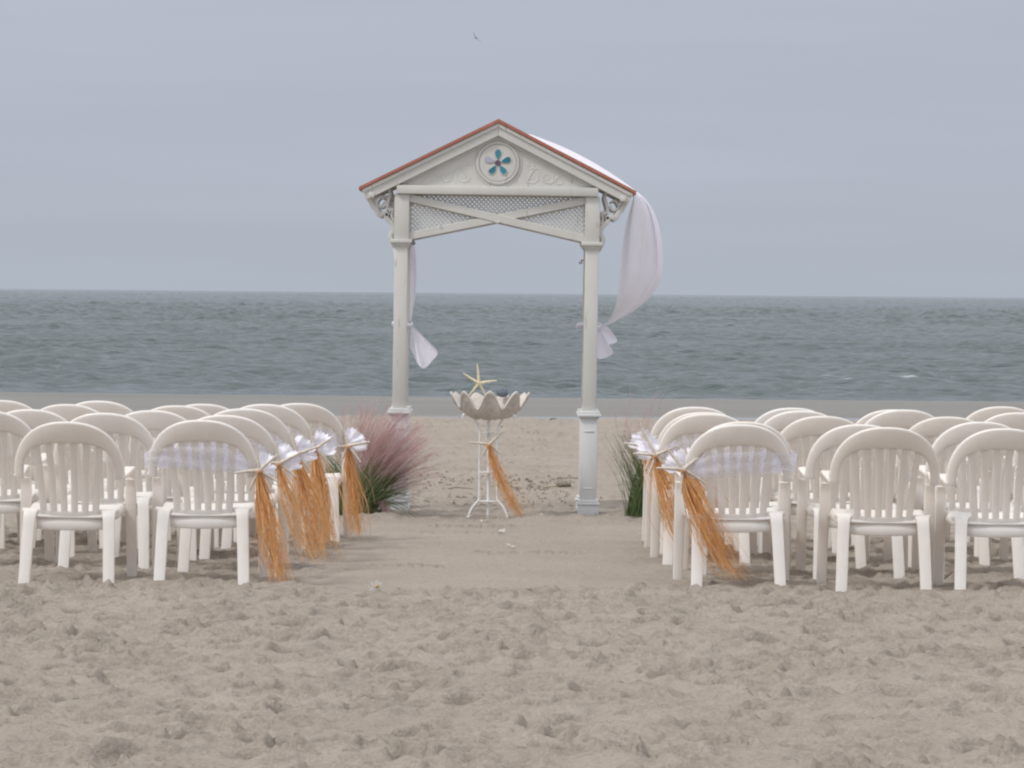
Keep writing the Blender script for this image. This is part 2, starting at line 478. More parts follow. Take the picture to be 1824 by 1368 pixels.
rowsY = np.concatenate([
    np.linspace(-260, 0, 40, endpoint=False), np.linspace(0, 11.4, 60, endpoint=False),
    np.arange(11.4, 20.4, 0.0175), np.arange(20.4, 27, 0.022), np.arange(27, 34, 0.05), np.arange(34, 52, 0.10),
    np.arange(52, 130, 0.7), np.geomspace(130, 520, 30)])
xs_in = np.arange(0, 3.3, 0.0165)
steps = [xs_in[-1]]; d = 0.0175
while steps[-1] < 3000:
    steps.append(steps[-1] + d); d *= 1.06
xs = np.concatenate([xs_in, steps[1:]]); xs = np.concatenate([-xs[:0:-1], xs])
X, Y = np.meshgrid(xs, rowsY)
Z, rough, am = sand_z(X, Y)
near = (np.abs(X) < 14) & (Y > -3) & (Y < 55)
Z = np.where(near, Z + fine_z(X, Y, rough), Z)
def dent(cx, cy, ang, a, b, dep, rim=0.30):
    r0 = max(a, b) * 2.0
    i0, i1 = np.searchsorted(rowsY, [cy - r0, cy + r0]); j0, j1 = np.searchsorted(xs, [cx - r0, cx + r0])
    if i1 <= i0 or j1 <= j0:
        return
    xx = X[i0:i1, j0:j1] - cx; yy = Y[i0:i1, j0:j1] - cy
    ca, sa = math.cos(ang), math.sin(ang)
    u = (xx * ca + yy * sa) / a; v = (-xx * sa + yy * ca) / b
    rr = np.sqrt(u * u + v * v)
    Z[i0:i1, j0:j1] += dep * (-np.clip(1 - rr ** 2.4, 0, 1) ** 0.8 + rim * np.exp(-((rr - 1.2) / 0.24) ** 2))
for p in prints:
    k = 1 - 0.9 * float(aisle_mask(np.array([p[0]]), np.array([p[1]]))[0])
    dent(p[0], p[1], p[2], p[3], p[4], p[5] * k)
# the swept aisle ends in a low lip of pushed-up sand; a few wheel-like tread lines cross it
rl = np.random.default_rng(21)
for _ in range(46):
    dent(rl.uniform(-0.9, 1.2), 19.62 + rl.normal(0, 0.05), rl.uniform(-0.3, 0.3), rl.uniform(0.06, 0.16), rl.uniform(0.03, 0.05), rl.uniform(0.010, 0.030), 0.5)
for (yy, x0, x1) in ((22.72, -0.24, 0.44), (24.42, -0.56, -0.06), (25.20, -0.52, 0.0), (21.35, -0.82, -0.36)):
    x = x0
    while x < x1:
        if rl.random() < 0.9:
            dent(x, yy + 0.02 * math.sin(x * 9), 0, 0.018, 0.085, rl.uniform(0.022, 0.040), 0.5)
        x += 0.043
gm = np.exp(-(((X + 1.0) / 0.30) ** 2 + ((Y - 26.15) / 0.35) ** 2)) + 0.8 * np.exp(-(((X - 0.95) / 0.25) ** 2 + ((Y - 26.2) / 0.3) ** 2))
Z += 0.030 * gm
me = grid_mesh('sand_beach', np.stack([X, Y, Z], -1))
beach = tag(obj('sand_beach', me, M['sand']), 'pale trampled sand beach with a smooth swept aisle', 'beach', kind='structure')
def ground(x, y):
    i = min(max(np.searchsorted(rowsY, y), 1), len(rowsY) - 1); j = min(max(np.searchsorted(xs, x), 1), len(xs) - 1)
    fy = (y - rowsY[i - 1]) / (rowsY[i] - rowsY[i - 1]); fx = (x - xs[j - 1]) / (xs[j] - xs[j - 1])
    return float((Z[i - 1, j - 1] * (1 - fx) + Z[i - 1, j] * fx) * (1 - fy) + (Z[i, j - 1] * (1 - fx) + Z[i, j] * fx) * fy)

# shallow pool left behind the berm by the tide
px_ = np.concatenate([np.linspace(-600, -40, 30, endpoint=False), np.linspace(-40, 40, 81), np.linspace(41, 600, 30)])
PX, PY = np.meshgrid(px_, np.linspace(84, 104, 30))
pool = obj('tide_pool', grid_mesh('tide_pool', np.stack([PX, PY, np.full_like(PX, -1.462)], -1)), M['pool'])
tag(pool, 'shallow strip of pale still water behind the sand berm', 'pool', kind='structure')

# ------------------------------------------------------------------ sea: swell and wind chop as real geometry
SEA = -1.50
seaY = np.concatenate([np.arange(100, 260, 0.30), np.geomspace(260, 900, 520), np.geomspace(901, 5000, 520), np.geomspace(5020, 30000, 80)])
ang_in = np.linspace(-0.21, 0.21, 421)
ang_out = 0.21 + np.cumsum(np.geomspace(0.0012, 0.12, 40)); ang_out = ang_out[ang_out < 1.35]
tan_a = np.tan(np.concatenate([-ang_out[::-1], ang_in, ang_out]))
SX = seaY[:, None] * tan_a[None, :]; SY = np.repeat(seaY[:, None], len(tan_a), 1)
H = np.zeros_like(SX); DX = np.zeros_like(SX)
rw = np.random.default_rng(3)
for _ in range(80):
    L = math.exp(rw.uniform(math.log(0.65), math.log(7)))
    th = rw.normal(0, 0.55) - 0.35
    k = 2 * math.pi / L
    amp = 0.0084 * L ** 0.66 * rw.uniform(0.5, 1.3)
    ph = (SX * math.sin(th) + SY * math.cos(th)) * k + rw.uniform(0, 6.28)
    fade = np.clip((L * 6000 - SY) / (L * 3000), 0, 1)
    s = np.sin(ph)
    H += amp * fade * (s + 0.25 * np.cos(2 * ph))
grp = 0.75 + 0.6 * perlin(SX / 19, SY / 26) + 0.3 * perlin(SX / 60 + 4, SY / 90)
H *= np.clip(grp, 0.25, 1.6) * (1 + 1.3 * sstep(140, 700, SY) + 1.2 * sstep(700, 3000, SY))
H *= sstep(106, 124, SY + 0.25 * shore_shift(SX)) * 0.95 + 0.05
foam = np.zeros_like(H)
for fx, fy, wx, wy, st in ((12.9, 141, 0.42, 0.5, 1.5), (14.6, 139.5, 0.32, 0.45, 1.3), (11.7, 141.5, 0.45, 0.25, 0.4), (-17.5, 149, 0.45, 0.3, 0.35)):
    g = np.exp(-(((SX - fx) / wx) ** 2 + ((SY - fy) / wy) ** 2))
    foam = np.maximum(foam, st * g * np.clip(0.75 + 1.4 * perlin(SX * 2.1, SY * 2.1), 0, 1.3))
    H += 0.10 * g
me = grid_mesh('sea', np.stack([SX, SY, SEA + H], -1))
a_ = me.attributes.new('foam', 'FLOAT', 'POINT'); a_.data.foreach_set('value', np.clip(foam, 0, 1).reshape(-1).astype(np.float32))
sea = tag(obj('sea', me, M['sea']), 'grey-green choppy sea reaching to the horizon', 'sea', kind='structure')

# ------------------------------------------------------------------ monobloc chair
def back_y(z, u=0.0):
    """depth of the leaning back at height z"""
    t = (z - 0.34) / 0.525
    return 0.105 - 0.150 * t - 0.030 * t * t + 0.75 * u * u * (0.55 + 0.45 * min(max(t, 0), 1))
def make_chair():
    root = bpy.data.objects.new('resin_armchair', None); C.objects.link(root)
    m = M['resin']
    # hoop
    Zb, Ht = 0.572, 0.293
    n = 49
    sec = lambda W: [(0.000, 0.024), (0.000, 0.004), (0.0025, -0.003), (0.007, -0.008), (0.014, -0.010), (W * 0.5, -0.0105), (W - 0.012, -0.009), (W - 0.005, -0.006),
                     (W - 0.001, -0.001), (W, 0.004), (W, 0.014), (W - 0.005, 0.014), (W - 0.006, 0.000), (0.008, 0.000), (0.006, 0.024)]
    V, F = [], []
    for i in range(n):
        a = math.pi * i / (n - 1)
        ca, sa = math.cos(a), math.sin(a)
        e0 = 2.0 / 2.35
        ou, oz = -0.291 * math.copysign(abs(ca) ** e0, ca), Zb + Ht * abs(sa) ** e0
        e = 2.0 / 3.0
        iu = -0.238 * math.copysign(abs(ca) ** e, ca); iz = Zb + 0.178 * abs(sa) ** e
        if i in (0, n - 1):
            oz -= 0.012; iz -= 0.012
        W = math.hypot(iu - ou, iz - oz)
        dx, dz = (iu - ou) / W, (iz - oz) / W
        for (w, d_) in sec(W):
            x, z = ou + dx * w, oz + dz * w
            V.append((x, back_y(z, x) + d_, z))
    k = 15
    for i in range(n - 1):
        for j in range(k):
            jj = (j + 1) % k
            F.append((i * k + j, (i + 1) * k + j, (i + 1) * k + jj, i * k + jj))
    F.append(tuple(range(k))); F.append(tuple((n - 1) * k + j for j in range(k))[::-1])
    obj('back_frame', mesh_np('back_frame', V, F, True, 50), m, root)
    # slats
    for s in range(6):
        u0 = (s - 2.5) * 0.0545
        P = []
        ut = u0 * 1.22
        ztop = Zb + 0.178 * max(1 - abs(ut / 0.238) ** 3, 0) ** (1 / 3.0) + 0.012
        for i in range(13):
            t = i / 12; z = 0.352 + (ztop - 0.352) * t; u = u0 + (ut - u0) * t ** 1.3
            P.append((u, back_y(z, u) + 0.006 + 0.010 * math.sin(t * math.pi), z))
        pr = lambda i, n_: [(a, b) for a, b in rrect(0.0365 + 0.002 * i / 12, 0.012, 0.005)]
        sweep_obj('slat', P, pr, m, root, side=(1, 0, 0))
    # lower rail of the back, turning into the rear edge of the seat
    zz = [(0.286, 0.112), (0.284, 0.100), (0.290, 0.096), (0.318, 0.0955), (0.328, 0.098), (0.338, 0.1020), (0.352, 0.0998), (0.372, 0.0948), (0.382, 0.0946), (0.383, 0.104), (0.378, 0.112), (0.338, 0.117)]
    us = np.linspace(-0.176, 0.176, 15); V, F = [], []
    for u in us:
        q = abs(u) / 0.176
        for (z, y) in zz:
            V.append((u, y + 0.55 * u * u, z + (0.012 * q ** 2 if z > 0.34 else 0.006 * q ** 2)))
    k = len(zz)
    for i in range(len(us) - 1):
        for j in range(k):
            jj = (j + 1) % k
            F.append((i * k + j, i * k + jj, (i + 1) * k + jj, (i + 1) * k + j))
    F.append(tuple(range(k))[::-1]); F.append(tuple((len(us) - 1) * k + j for j in range(k)))
    obj('rear_rail', mesh_np('rear_rail', V, F, True, 45), m, root)
    # seat: dished sheet with small drain slits, rolled down at the sides and the front
    nu, nv = 41, 29
    G = np.zeros((nv, nu, 3))
    for a in range(nv):
        v = a / (nv - 1); y = 0.094 + 0.430 * v
        hw = 0.236 + 0.030 * v ** 0.8
        for b in range(nu):
            s = -1 + 2 * b / (nu - 1)
            z = 0.374 + 0.030 * v ** 1.5 - 0.010 * (1 - s * s) * math.sin(math.pi * min(v * 1.1, 1)) + 0.008 * abs(s) ** 3
            z -= 0.040 * max(0, (abs(s) - 0.90) / 0.10) ** 1.6
            z -= 0.045 * max(0, (v - 0.90) / 0.10) ** 1.6
            z -= 0.020 * max(0, (0.07 - v) / 0.07) ** 1.6
            G[a, b] = (s * hw, y, z)
    me_ = grid_mesh('seat', G)
    bm = bmesh.new(); bm.from_mesh(me_); bm.faces.ensure_lookup_table()
    kill = []
    for a in range(nv - 1):
        for b in range(nu - 1):
            sx = abs(b + 0.5 - (nu - 1) / 2)
            for lane, start in ((16, 3), (11, 7), (6, 7), (1.5, 8)):
                if abs(sx - lane - (0.28 if lane == 16 else 0.0) * (a - start)) < 0.5 and start <= a < start + (3 if lane == 16 else 5):
                    kill.append(bm.faces[a * (nu - 1) + b])
    bmesh.ops.delete(bm, geom=list(set(kill)), context='FACES')
    bm.to_mesh(me_); bm.free()
    seat = obj('seat', me_, m, root)
    sm = seat.modifiers.new('thick', 'SOLIDIFY'); sm.thickness = 0.007; sm.offset = -1
    for sx in (-1, 1):
        # rear leg: broad, splayed back, with a rounded shoulder at the seat
        P = cr_spline([(sx * 0.203, 0.150, 0.384), (sx * 0.206, 0.118, 0.380), (sx * 0.209, 0.092, 0.350), (sx * 0.213, 0.070, 0.270), (sx * 0.218, 0.035, 0.13), (sx * 0.224, -0.002, -0.03)], 22)
        pr = lambda i, n_: rrect(0.060 + 0.006 * (1 - i / (n_ - 1)) + 0.046 * math.exp(-(5.0 * i / (n_ - 1)) ** 2), 0.026, 0.006)
        sweep_obj('leg', P, pr, m, root, side=(1, 0, 0))
        # front leg
        P = cr_spline([(sx * 0.281, 0.452, 0.545), (sx * 0.281, 0.470, 0.50), (sx * 0.281, 0.478, 0.42), (sx * 0.285, 0.492, 0.25), (sx * 0.290, 0.512, -0.03)], 16)
        pr = lambda i, n_: rrect(0.050 + 0.008 * math.sin(math.pi * i / (n_ - 1)), 0.034, 0.008)
        sweep_obj('leg', P, pr, m, root, side=(1, 0, 0))
        # armrest from the foot of the hoop, bending down into the front leg
        ya = back_y(0.572, 0.264)
        P = cr_spline([(sx * 0.264, ya - 0.004, 0.566), (sx * 0.270, ya + 0.05, 0.574), (sx * 0.280, 0.28, 0.592), (sx * 0.283, 0.405, 0.602), (sx * 0.282, 0.450, 0.584), (sx * 0.281, 0.464, 0.536)], 22)
        pr = lambda i, n_: rrect(0.056, 0.018, 0.007)
        sweep_obj('armrest', P, pr, m, root, side=(1, 0, 0))
    return root
proto = make_chair()
# (x, y, side, row from the arch, seat from the aisle)
G_, D_ = 'pink grass', 'billowing drape'
seats = [
    (-1.625, 19.97, G_, 5, 1), (-1.575, 20.85, G_, 4, 1), (-1.530, 21.75, G_, 3, 1), (-1.470, 22.60, G_, 2, 1), (-1.310, 23.50, G_, 1, 1),
    (-2.330, 19.92, G_, 5, 2), (-2.250, 21.00, G_, 4, 2), (-2.050, 21.75, G_, 3, 2), (-1.990, 22.62, G_, 2, 2), (-1.910, 23.50, G_, 1, 2),
    (-2.905, 21.05, G_, 4, 3), (-2.770, 21.95, G_, 3, 3), (-2.650, 22.70, G_, 2, 3), (-2.540, 23.45, G_, 1, 3),
    (-3.270, 22.65, G_, 2, 4), (-3.150, 23.45, G_, 1, 4),
    (1.210, 20.12, D_, 5, 1), (1.270, 20.85, D_, 4, 1), (1.130, 21.90, D_, 3, 1), (1.140, 22.60, D_, 2, 1), (1.130, 23.45, D_, 1, 1),
    (1.960, 19.92, D_, 5, 2), (1.915, 20.85, D_, 4, 2), (1.790, 21.80, D_, 3, 2), (1.730, 22.70, D_, 2, 2), (1.735, 23.50, D_, 1, 2),
    (2.590, 19.97, D_, 5, 3), (2.580, 20.90, D_, 4, 3), (2.500, 21.80, D_, 3, 3), (2.340, 22.70, D_, 2, 3), (2.360, 23.50, D_, 1, 3),
    (3.180, 21.80, D_, 3, 4), (3.030, 22.75, D_, 2, 4), (3.045, 23.60, D_, 1, 4),
]
ordw = {1: 'first', 2: 'second', 3: 'third', 4: 'fourth', 5: 'fifth'}
lift = {(G_, 4, 2): 0.035, (G_, 4, 3): 0.02, (D_, 4, 2): -0.012, (D_, 5, 2): 0.010}
rc = random.Random(4)
aisle_chairs = []
for i, (x, y, side, row, col) in enumerate(seats):
    o = proto if i == 0 else copy_tree(proto)
    hs = [ground(x + a, y + b) for a, b in ((-0.22, 0), (0.22, 0), (-0.29, 0.51), (0.29, 0.51))]
    zz = sorted(hs)[1] * 0.5 + sum(hs) / 8 + lift.get((side, row, col), 0) * 0.4
    rz = R(rc.uniform(-1.6, 1.6)); shade_ = rc.random()
    o.location = (x, y, zz)
    o.rotation_euler = (R(rc.uniform(-0.9, 0.9)), R(rc.uniform(-0.6, 0.6)), rz)
    for ch in o.children:
        ch.color = (shade_, shade_, shade_, 1)
    who = 'aisle seat' if col == 1 else ordw[col] + ' seat from the aisle'
    tag(o, f'white plastic armchair, {ordw[row]} row from the arch, {who}, {side} side', 'chair', 'white plastic chairs set in rows facing the arch')
    if col == 1:
        aisle_chairs.append((o, side, row, x, y, zz, rz))

# ------------------------------------------------------------------ starfish, sashes and raffia on the aisle chairs
def star_mesh(arms, core=0.020, seed=0, curl=0.012):
    """arms: list of (angle deg in the x-z plane, length). Flat to y, slightly curled slender arms"""
    acc = Acc(); r = random.Random(seed)
    for ad, L in arms:
        an = R(ad); bend = R(r.uniform(-10, 10)); P = []
        p = np.array([0.0, 0, 0]); dirn = an; ph = r.uniform(-1, 1)
        for i in range(9):
            P.append(p.copy())
            dirn = an + bend * (i / 8)
            p = p + np.array([math.cos(dirn), -curl * ph * (i / 8), math.sin(dirn)]) * L / 8
        pr = lambda i, n_, L=L: [(a, b * 0.75) for a, b in circ((0.0150 if i else 0.0155) * (1 - 0.62 * (i / (n_ - 1)) ** 1.1) * (L / 0.13) ** 0.5, 7)]
        V, F = sweep(P, pr, side=(0, 1, 0)); acc.add(V, F)
    # centre disc
    V, F = [], []
    rings = ((0.0, 0.012), (0.6, 0.010), (1.0, 0.0), (0.6, -0.010), (0.0, -0.012))
    k = 10
    for rr, yy in rings:
        for j in range(k):
            V.append((core * max(rr, 0.02) * math.cos(2 * math.pi * j / k), yy, core * max(rr, 0.02) * math.sin(2 * math.pi * j / k)))
    for i in range(len(rings) - 1):
        for j in range(k):
            jj = (j + 1) % k
            F.append((i * k + j, i * k + jj, (i + 1) * k + jj, (i + 1) * k + j))
    acc.add(V, F)
    return mesh_np('starfish', acc.V, acc.F, True, 60)
def raffia_mesh(n, drift, drop, spread, seed, depth=0.05, width=0.0042, loose=0.12, bow=0.0, knot=True):
    """strands from a knot at the origin, blown towards +x, falling by drop"""
    acc = Acc(); r = np.random.default_rng(seed)
    for s in range(n):
        lo = r.random() < loose
        ln = r.uniform(0.80, 1.0) if not lo else r.uniform(0.45, 1.06)
        ex = drift + r.normal(0, spread) + (r.uniform(0, 0.13) if lo else 0)
        ey = r.normal(0, depth)
        w1, w2 = r.uniform(0, 6.28, 2); am = r.uniform(0.010, 0.034)
        P = []
        for i in range(13):
            t = i / 12 * ln
            fan = min(1, t * 2.4) ** 0.65
            x = drift * t ** 1.35 + (ex - drift) * fan * (0.55 + 0.45 * t) + bow * math.sin(math.pi * t)
            z = -drop * (t - 0.02 * math.sin(6 * t))
            x += 0.35 * am * (math.sin(15 * t + w2) - math.sin(w2)) * t ** 0.5 + am * (math.sin(6.2 * t + w1) - math.sin(w1)) * t ** 0.5; y = ey * fan * t + am * (math.sin(7.1 * t + w2) - math.sin(w2)) * t ** 0.5
            P.append((x, y - 0.006, z))
        ribbon(acc, P, width * r.uniform(0.7, 1.2), width * 0.5, (math.cos(w1), math.sin(w1) * 0.6, 0.15))
    for s in range(3):                         # loops of the tie round the knot
        a = r.uniform(-0.6, 0.6); P = []
        for i in range(15):
            th = 2 * math.pi * i / 14
            P.append((0.019 * math.cos(th) + 0.003 * s - 0.006, 0.019 * math.sin(th) - 0.002, 0.008 * math.sin(th + a) + 0.004 * (s - 2)))
        V, F = sweep(P, lambda i, n_: circ(0.0022, 5), side=(0, 0, 1), closed_caps=False); acc.add(V, F)
    return mesh_np('raffia_tassel', acc.V, acc.F, False)
def sash_band(seed):
    """tulle drawn round the chair back, both faces, gathered; chair coordinates"""
    r = np.random.default_rng(seed)
    nA, nB = 84, 9
    P = np.zeros((nA, nB, 3))
    ph = r.uniform(0, 6.28, 6)
    for i in range(nA):
        a = 2 * math.pi * i / (nA - 1)
        u = 0.300 * math.copysign(abs(math.cos(a)) ** 0.55, math.cos(a)); f = math.sin(a)
        q = abs(u) / 0.30
        zc = 0.655 + 0.010 * math.sin(3 * a + ph[0]) - 0.045 * max(0, u / 0.30) ** 3
        hh = 0.060 - 0.020 * q ** 3 - 0.022 * max(0, u / 0.30) ** 4
        for j in range(nB):
            v = -1 + 2 * j / (nB - 1)
            z = zc + hh * v * (1 + 0.12 * math.sin(5 * a + ph[1]))
            off = 0.020 + 0.005 * math.sin(v * 6 + 2.2 * a + ph[2]) + 0.003 * math.sin(11 * a + v * 3 + ph[3])
            uu = max(-0.291, min(0.291, u))
            y = back_y(z, uu) + 0.006 + math.copysign(abs(f) ** 0.5, f) * off
            P[i, j] = (u + 0.004 * math.cos(a), y, z)
    me_ = grid_mesh('band', P)
    me_.materials.append(M['tulle']); me_.materials.append(M['tulle_thin'])
    fi = np.repeat((np.sin(2 * np.pi * (np.arange(nA - 1) + 0.5) / (nA - 1)) < 0).astype(np.int32), nB - 1)
    me_.polygons.foreach_set('material_index', fi)
    return me_
def bow_mesh(seed, lobes):
    """loose crumpled ends of tulle spreading from the knot: (angle deg, length, half spread deg)"""
    r = np.random.default_rng(seed); acc = Acc()
    for q, (an, L, hs) in enumerate(lobes):
        na, nl = 21, 13
        ph = r.uniform(0, 6.28, 5); o1, o2 = r.uniform(0, 40, 2); V = []
        for j in range(nl):
            t = j / (nl - 1)
            for i in range(na):
                s = -1 + 2 * i / (na - 1)
                W = L * hs / 62.0 * min(1, (t / 0.45)) ** 0.75
                rag = 0.16 * float(perlin(np.array([s * 1.9 + o1]), np.array([o2]))[0]) + 0.05 * math.sin(14 * s + ph[0])
                rr = L * t * (1 + t * rag - 0.06 * s * s)
                lx, lz = rr / 0.1, s * W / 0.1
                n2 = float(perlin(np.array([lz * 1.7 + o2]), np.array([lx * 0.9 + o1]))[0]) + 0.25 * float(perlin(np.array([lz * 4.5 + o1]), np.array([lx * 2.0 + o2]))[0])
                dy = 0.052 * n2 * min(1, t * 2) - 0.010 * q * t
                ca, sa = math.cos(R(an)), math.sin(R(an))
                V.append((rr * ca - s * W * sa, dy, rr * sa + s * W * ca))
        acc.add(V, [(j * na + i, j * na + i + 1, (j + 1) * na + i + 1, (j + 1) * na + i) for j in range(nl - 1) for i in range(na - 1)])
    return mesh_np('bow', acc.V, acc.F, True)
LEFT_ARMS = [[(184, .135), (42, .13), (-32, .115), (-118, .12), (98, .12)], [(178, .13), (25, .14), (98, .12), (-40, .12), (-120, .10)],
             [(100, .14), (24, .145), (160, .12), (-50, .12), (-110, .11)], [(105, .13), (34, .14), (175, .12), (-45, .125), (-118, .12)],
             [(110, .12), (12, .14), (-48, .13), (185, .11), (-115, .12)]]
RIGHT_ARMS = [[(176, .145), (126, .14), (36, .14), (-28, .145), (-98, .13)], [(100, .13), (170, .14), (30, .13), (-40, .12), (-110, .12)],
              [(118, .14), (175, .13), (22, .13), (-45, .13), (-105, .12)], [(118, .15), (172, .14), (-6, .14), (28, .13), (-112, .13)],
              [(104, .14), (178, .14), (40, .12), (-15, .12), (-100, .12)]]
for k, (o, side, row, x, y, zz, rz) in enumerate(aisle_chairs):
    left = side == G_
    sgn = 1 if left else -1
    idx = 5 - row
    tail = f'on aisle chair, {ordw[row]} row from arch, {side} side'
    s_root = thing('tulle_sash', f'sheer white tulle sash {tail}', 'sash', (x, y, zz), (o.rotation_euler.x, o.rotation_euler.y, rz), 'tulle sashes on the aisle chairs')
    bmesh_ = sash_band(30 + k)
    if not left:
        co = np.zeros(len(bmesh_.vertices) * 3, np.float32); bmesh_.vertices.foreach_get('co', co); co[0::3] *= -1
        bmesh_.vertices.foreach_set('co', co); bmesh_.update()
    obj('band', bmesh_, M['tulle'], s_root)
    zk = 0.600 if left else 0.622
    kx = sgn * 0.300
    ky = back_y(zk, 0.285) - 0.022
    if left:
        lobes = [(62, .10, 24), (-12, .085, 30)] if row == 5 else [(62, .105, 30), (10, .115, 26)]
    else:
        lobes = [(150, .10, 30), (75, .085, 28)] if row == 5 else [(168, .105, 26), (112, .095, 28)]
    bo = obj('bow', bow_mesh(50 + k, lobes), M['tulle_bow'], s_root); bo.location = (kx, ky + 0.004, zk)
    wp = Matrix.Translation((x, y, zz)) @ Matrix.Rotation(rz, 4, 'Z') @ Vector((kx, ky - 0.026, zk))
    arms = (LEFT_ARMS if left else RIGHT_ARMS)[idx]
    st = obj('starfish', star_mesh(arms, 0.020, k), M['starfish']); st.location = wp
    st.rotation_euler = (R(rc.uniform(-6, 6)), 0, R(rc.uniform(-14, 14)))
    tag(st, f'slender grey-beige starfish tied {tail}', 'starfish', 'starfish tied to the aisle chairs')
    drop = wp.z - ground(wp.x + 0.1, wp.y) - 0.004
    if left:
        par = {5: (125, 0.125, drop, 0.030), 4: (55, 0.20, drop * 0.92, 0.045), 3: (120, 0.165, drop * 0.97, 0.035), 2: (110, 0.10, drop * 0.97, 0.032), 1: (95, 0.06, drop * 0.96, 0.022)}[row]
    else:
        par = {5: (130, 0.30, drop * 0.95, 0.045), 4: (70, 0.22, drop * 0.85, 0.04), 3: (80, 0.2, drop * 0.9, 0.04), 2: (120, 0.15, drop * 0.75, 0.035), 1: (70, 0.16, drop * 0.8, 0.03)}[row]
    rf = obj('raffia_tassel', raffia_mesh(par[0], par[1], par[2], par[3], 70 + k), M['raffia']); rf.location = wp
    tag(rf, f'orange raffia streamer hanging {tail}', 'raffia', 'raffia streamers on the aisle chairs')

# ------------------------------------------------------------------ arch
AX, AY = -0.128, 26.60
az = min(ground(AX - 0.6655, AY), ground(AX + 0.6655, AY), ground(AX - 0.6655, AY + 0.5), ground(AX + 0.6655, AY + 0.5)) - 0.006
az = max(az, -0.02)
arch = thing('wedding_arch', 'white gabled wooden arch with terracotta roof edge and stained-glass flower', 'arch', (AX, AY, az - 0.01), (0, R(0.38), 0))
DEP = 0.52                                             # front columns to rear columns
A, PD = M['arch'], M['ped']
for cy in (0.0, DEP):
    for sx in (-1, 1):
        cx = sx * 0.6655
        col = box('column', (cx, cy, 1.332), (0.094, 0.094, 1.17), A, arch, 0.008)
        box('base_block', (cx, cy, 0.034), (0.146, 0.146, 0.14), PD, col, 0.004)
        bm = bmesh.new()
        box_into(bm, cx, cy, 0.112, 0.160, 0.160, 0.018, 0.006); box_into(bm, cx, cy, 0.130, 0.142, 0.142, 0.020, 0.006)
        obj('base_moulding', from_bm('base_moulding', bm, True), PD, col)
        box('pedestal', (cx, cy, 0.425), (0.116, 0.116, 0.575), PD, col, 0.006)
        bm = bmesh.new()
        for z_, w_, h_ in ((0.715, 0.136, 0.014), (0.731, 0.166, 0.020), (0.750, 0.146, 0.020)):
            box_into(bm, cx, cy, z_, w_, w_, h_, 0.005)
        obj('pedestal_cap', from_bm('pedestal_cap', bm, True), PD, col)
        for q in range(2):                             # thin raised panel frame on the pedestal face
            box('panel_strip', (cx, cy - 0.0595, 0.62 - 0.40 * q), (0.070, 0.006, 0.010), PD, col, 0.002)
        bm = bmesh.new()
        for z_, w_, h_ in ((1.894, 0.108, 0.014), (1.908, 0.126, 0.016), (1.928, 0.150, 0.026)):
            box_into(bm, cx, cy, z_, w_, w_, h_, 0.004)
        obj('capital', from_bm('capital', bm, True), A, col)
        box('upper_post', (cx, cy, 2.098), (0.104, 0.104, 0.318), A, col, 0.005)
# gable geometry
SL = (2.788 - 2.300) / 0.966
def roof_z(x): return 2.788 - SL * abs(x)
for sx in (-1, 1):
    th = 0.022
    prism('roof_slope', [(0, 2.788), (sx * 0.966, 2.300), (sx * 0.966, 2.300 - th), (0, 2.788 - th * 1.12)][::sx], -0.100, DEP + 0.100, M['roof'], arch)
    prism('roof_deck', [(0, 2.762), (sx * 0.930, 2.293 - 0.004), (sx * 0.925, 2.262), (0, 2.732)][::sx], -0.058, DEP + 0.058, A, arch)
for fy, nm in ((-0.078, 1), (DEP + 0.078, -1)):
    for sx in (-1, 1):
        y0, y1 = sorted((fy, fy + nm * 0.022))
        fb = prism('barge_board', [(0, 2.7625), (sx * 0.942, 2.2865), (sx * 0.915, 2.222), (sx * 0.90, 2.216), (0, 2.672)][::sx], y0, y1, A, arch, 0.003)
        y0, y1 = sorted((fy - nm * 0.012, fy + nm * 0.004))
        prism('barge_moulding', [(0, 2.760), (sx * 0.945, 2.283), (sx * 0.940, 2.258), (0, 2.733)][::sx], y0, y1, A, fb, 0.002)
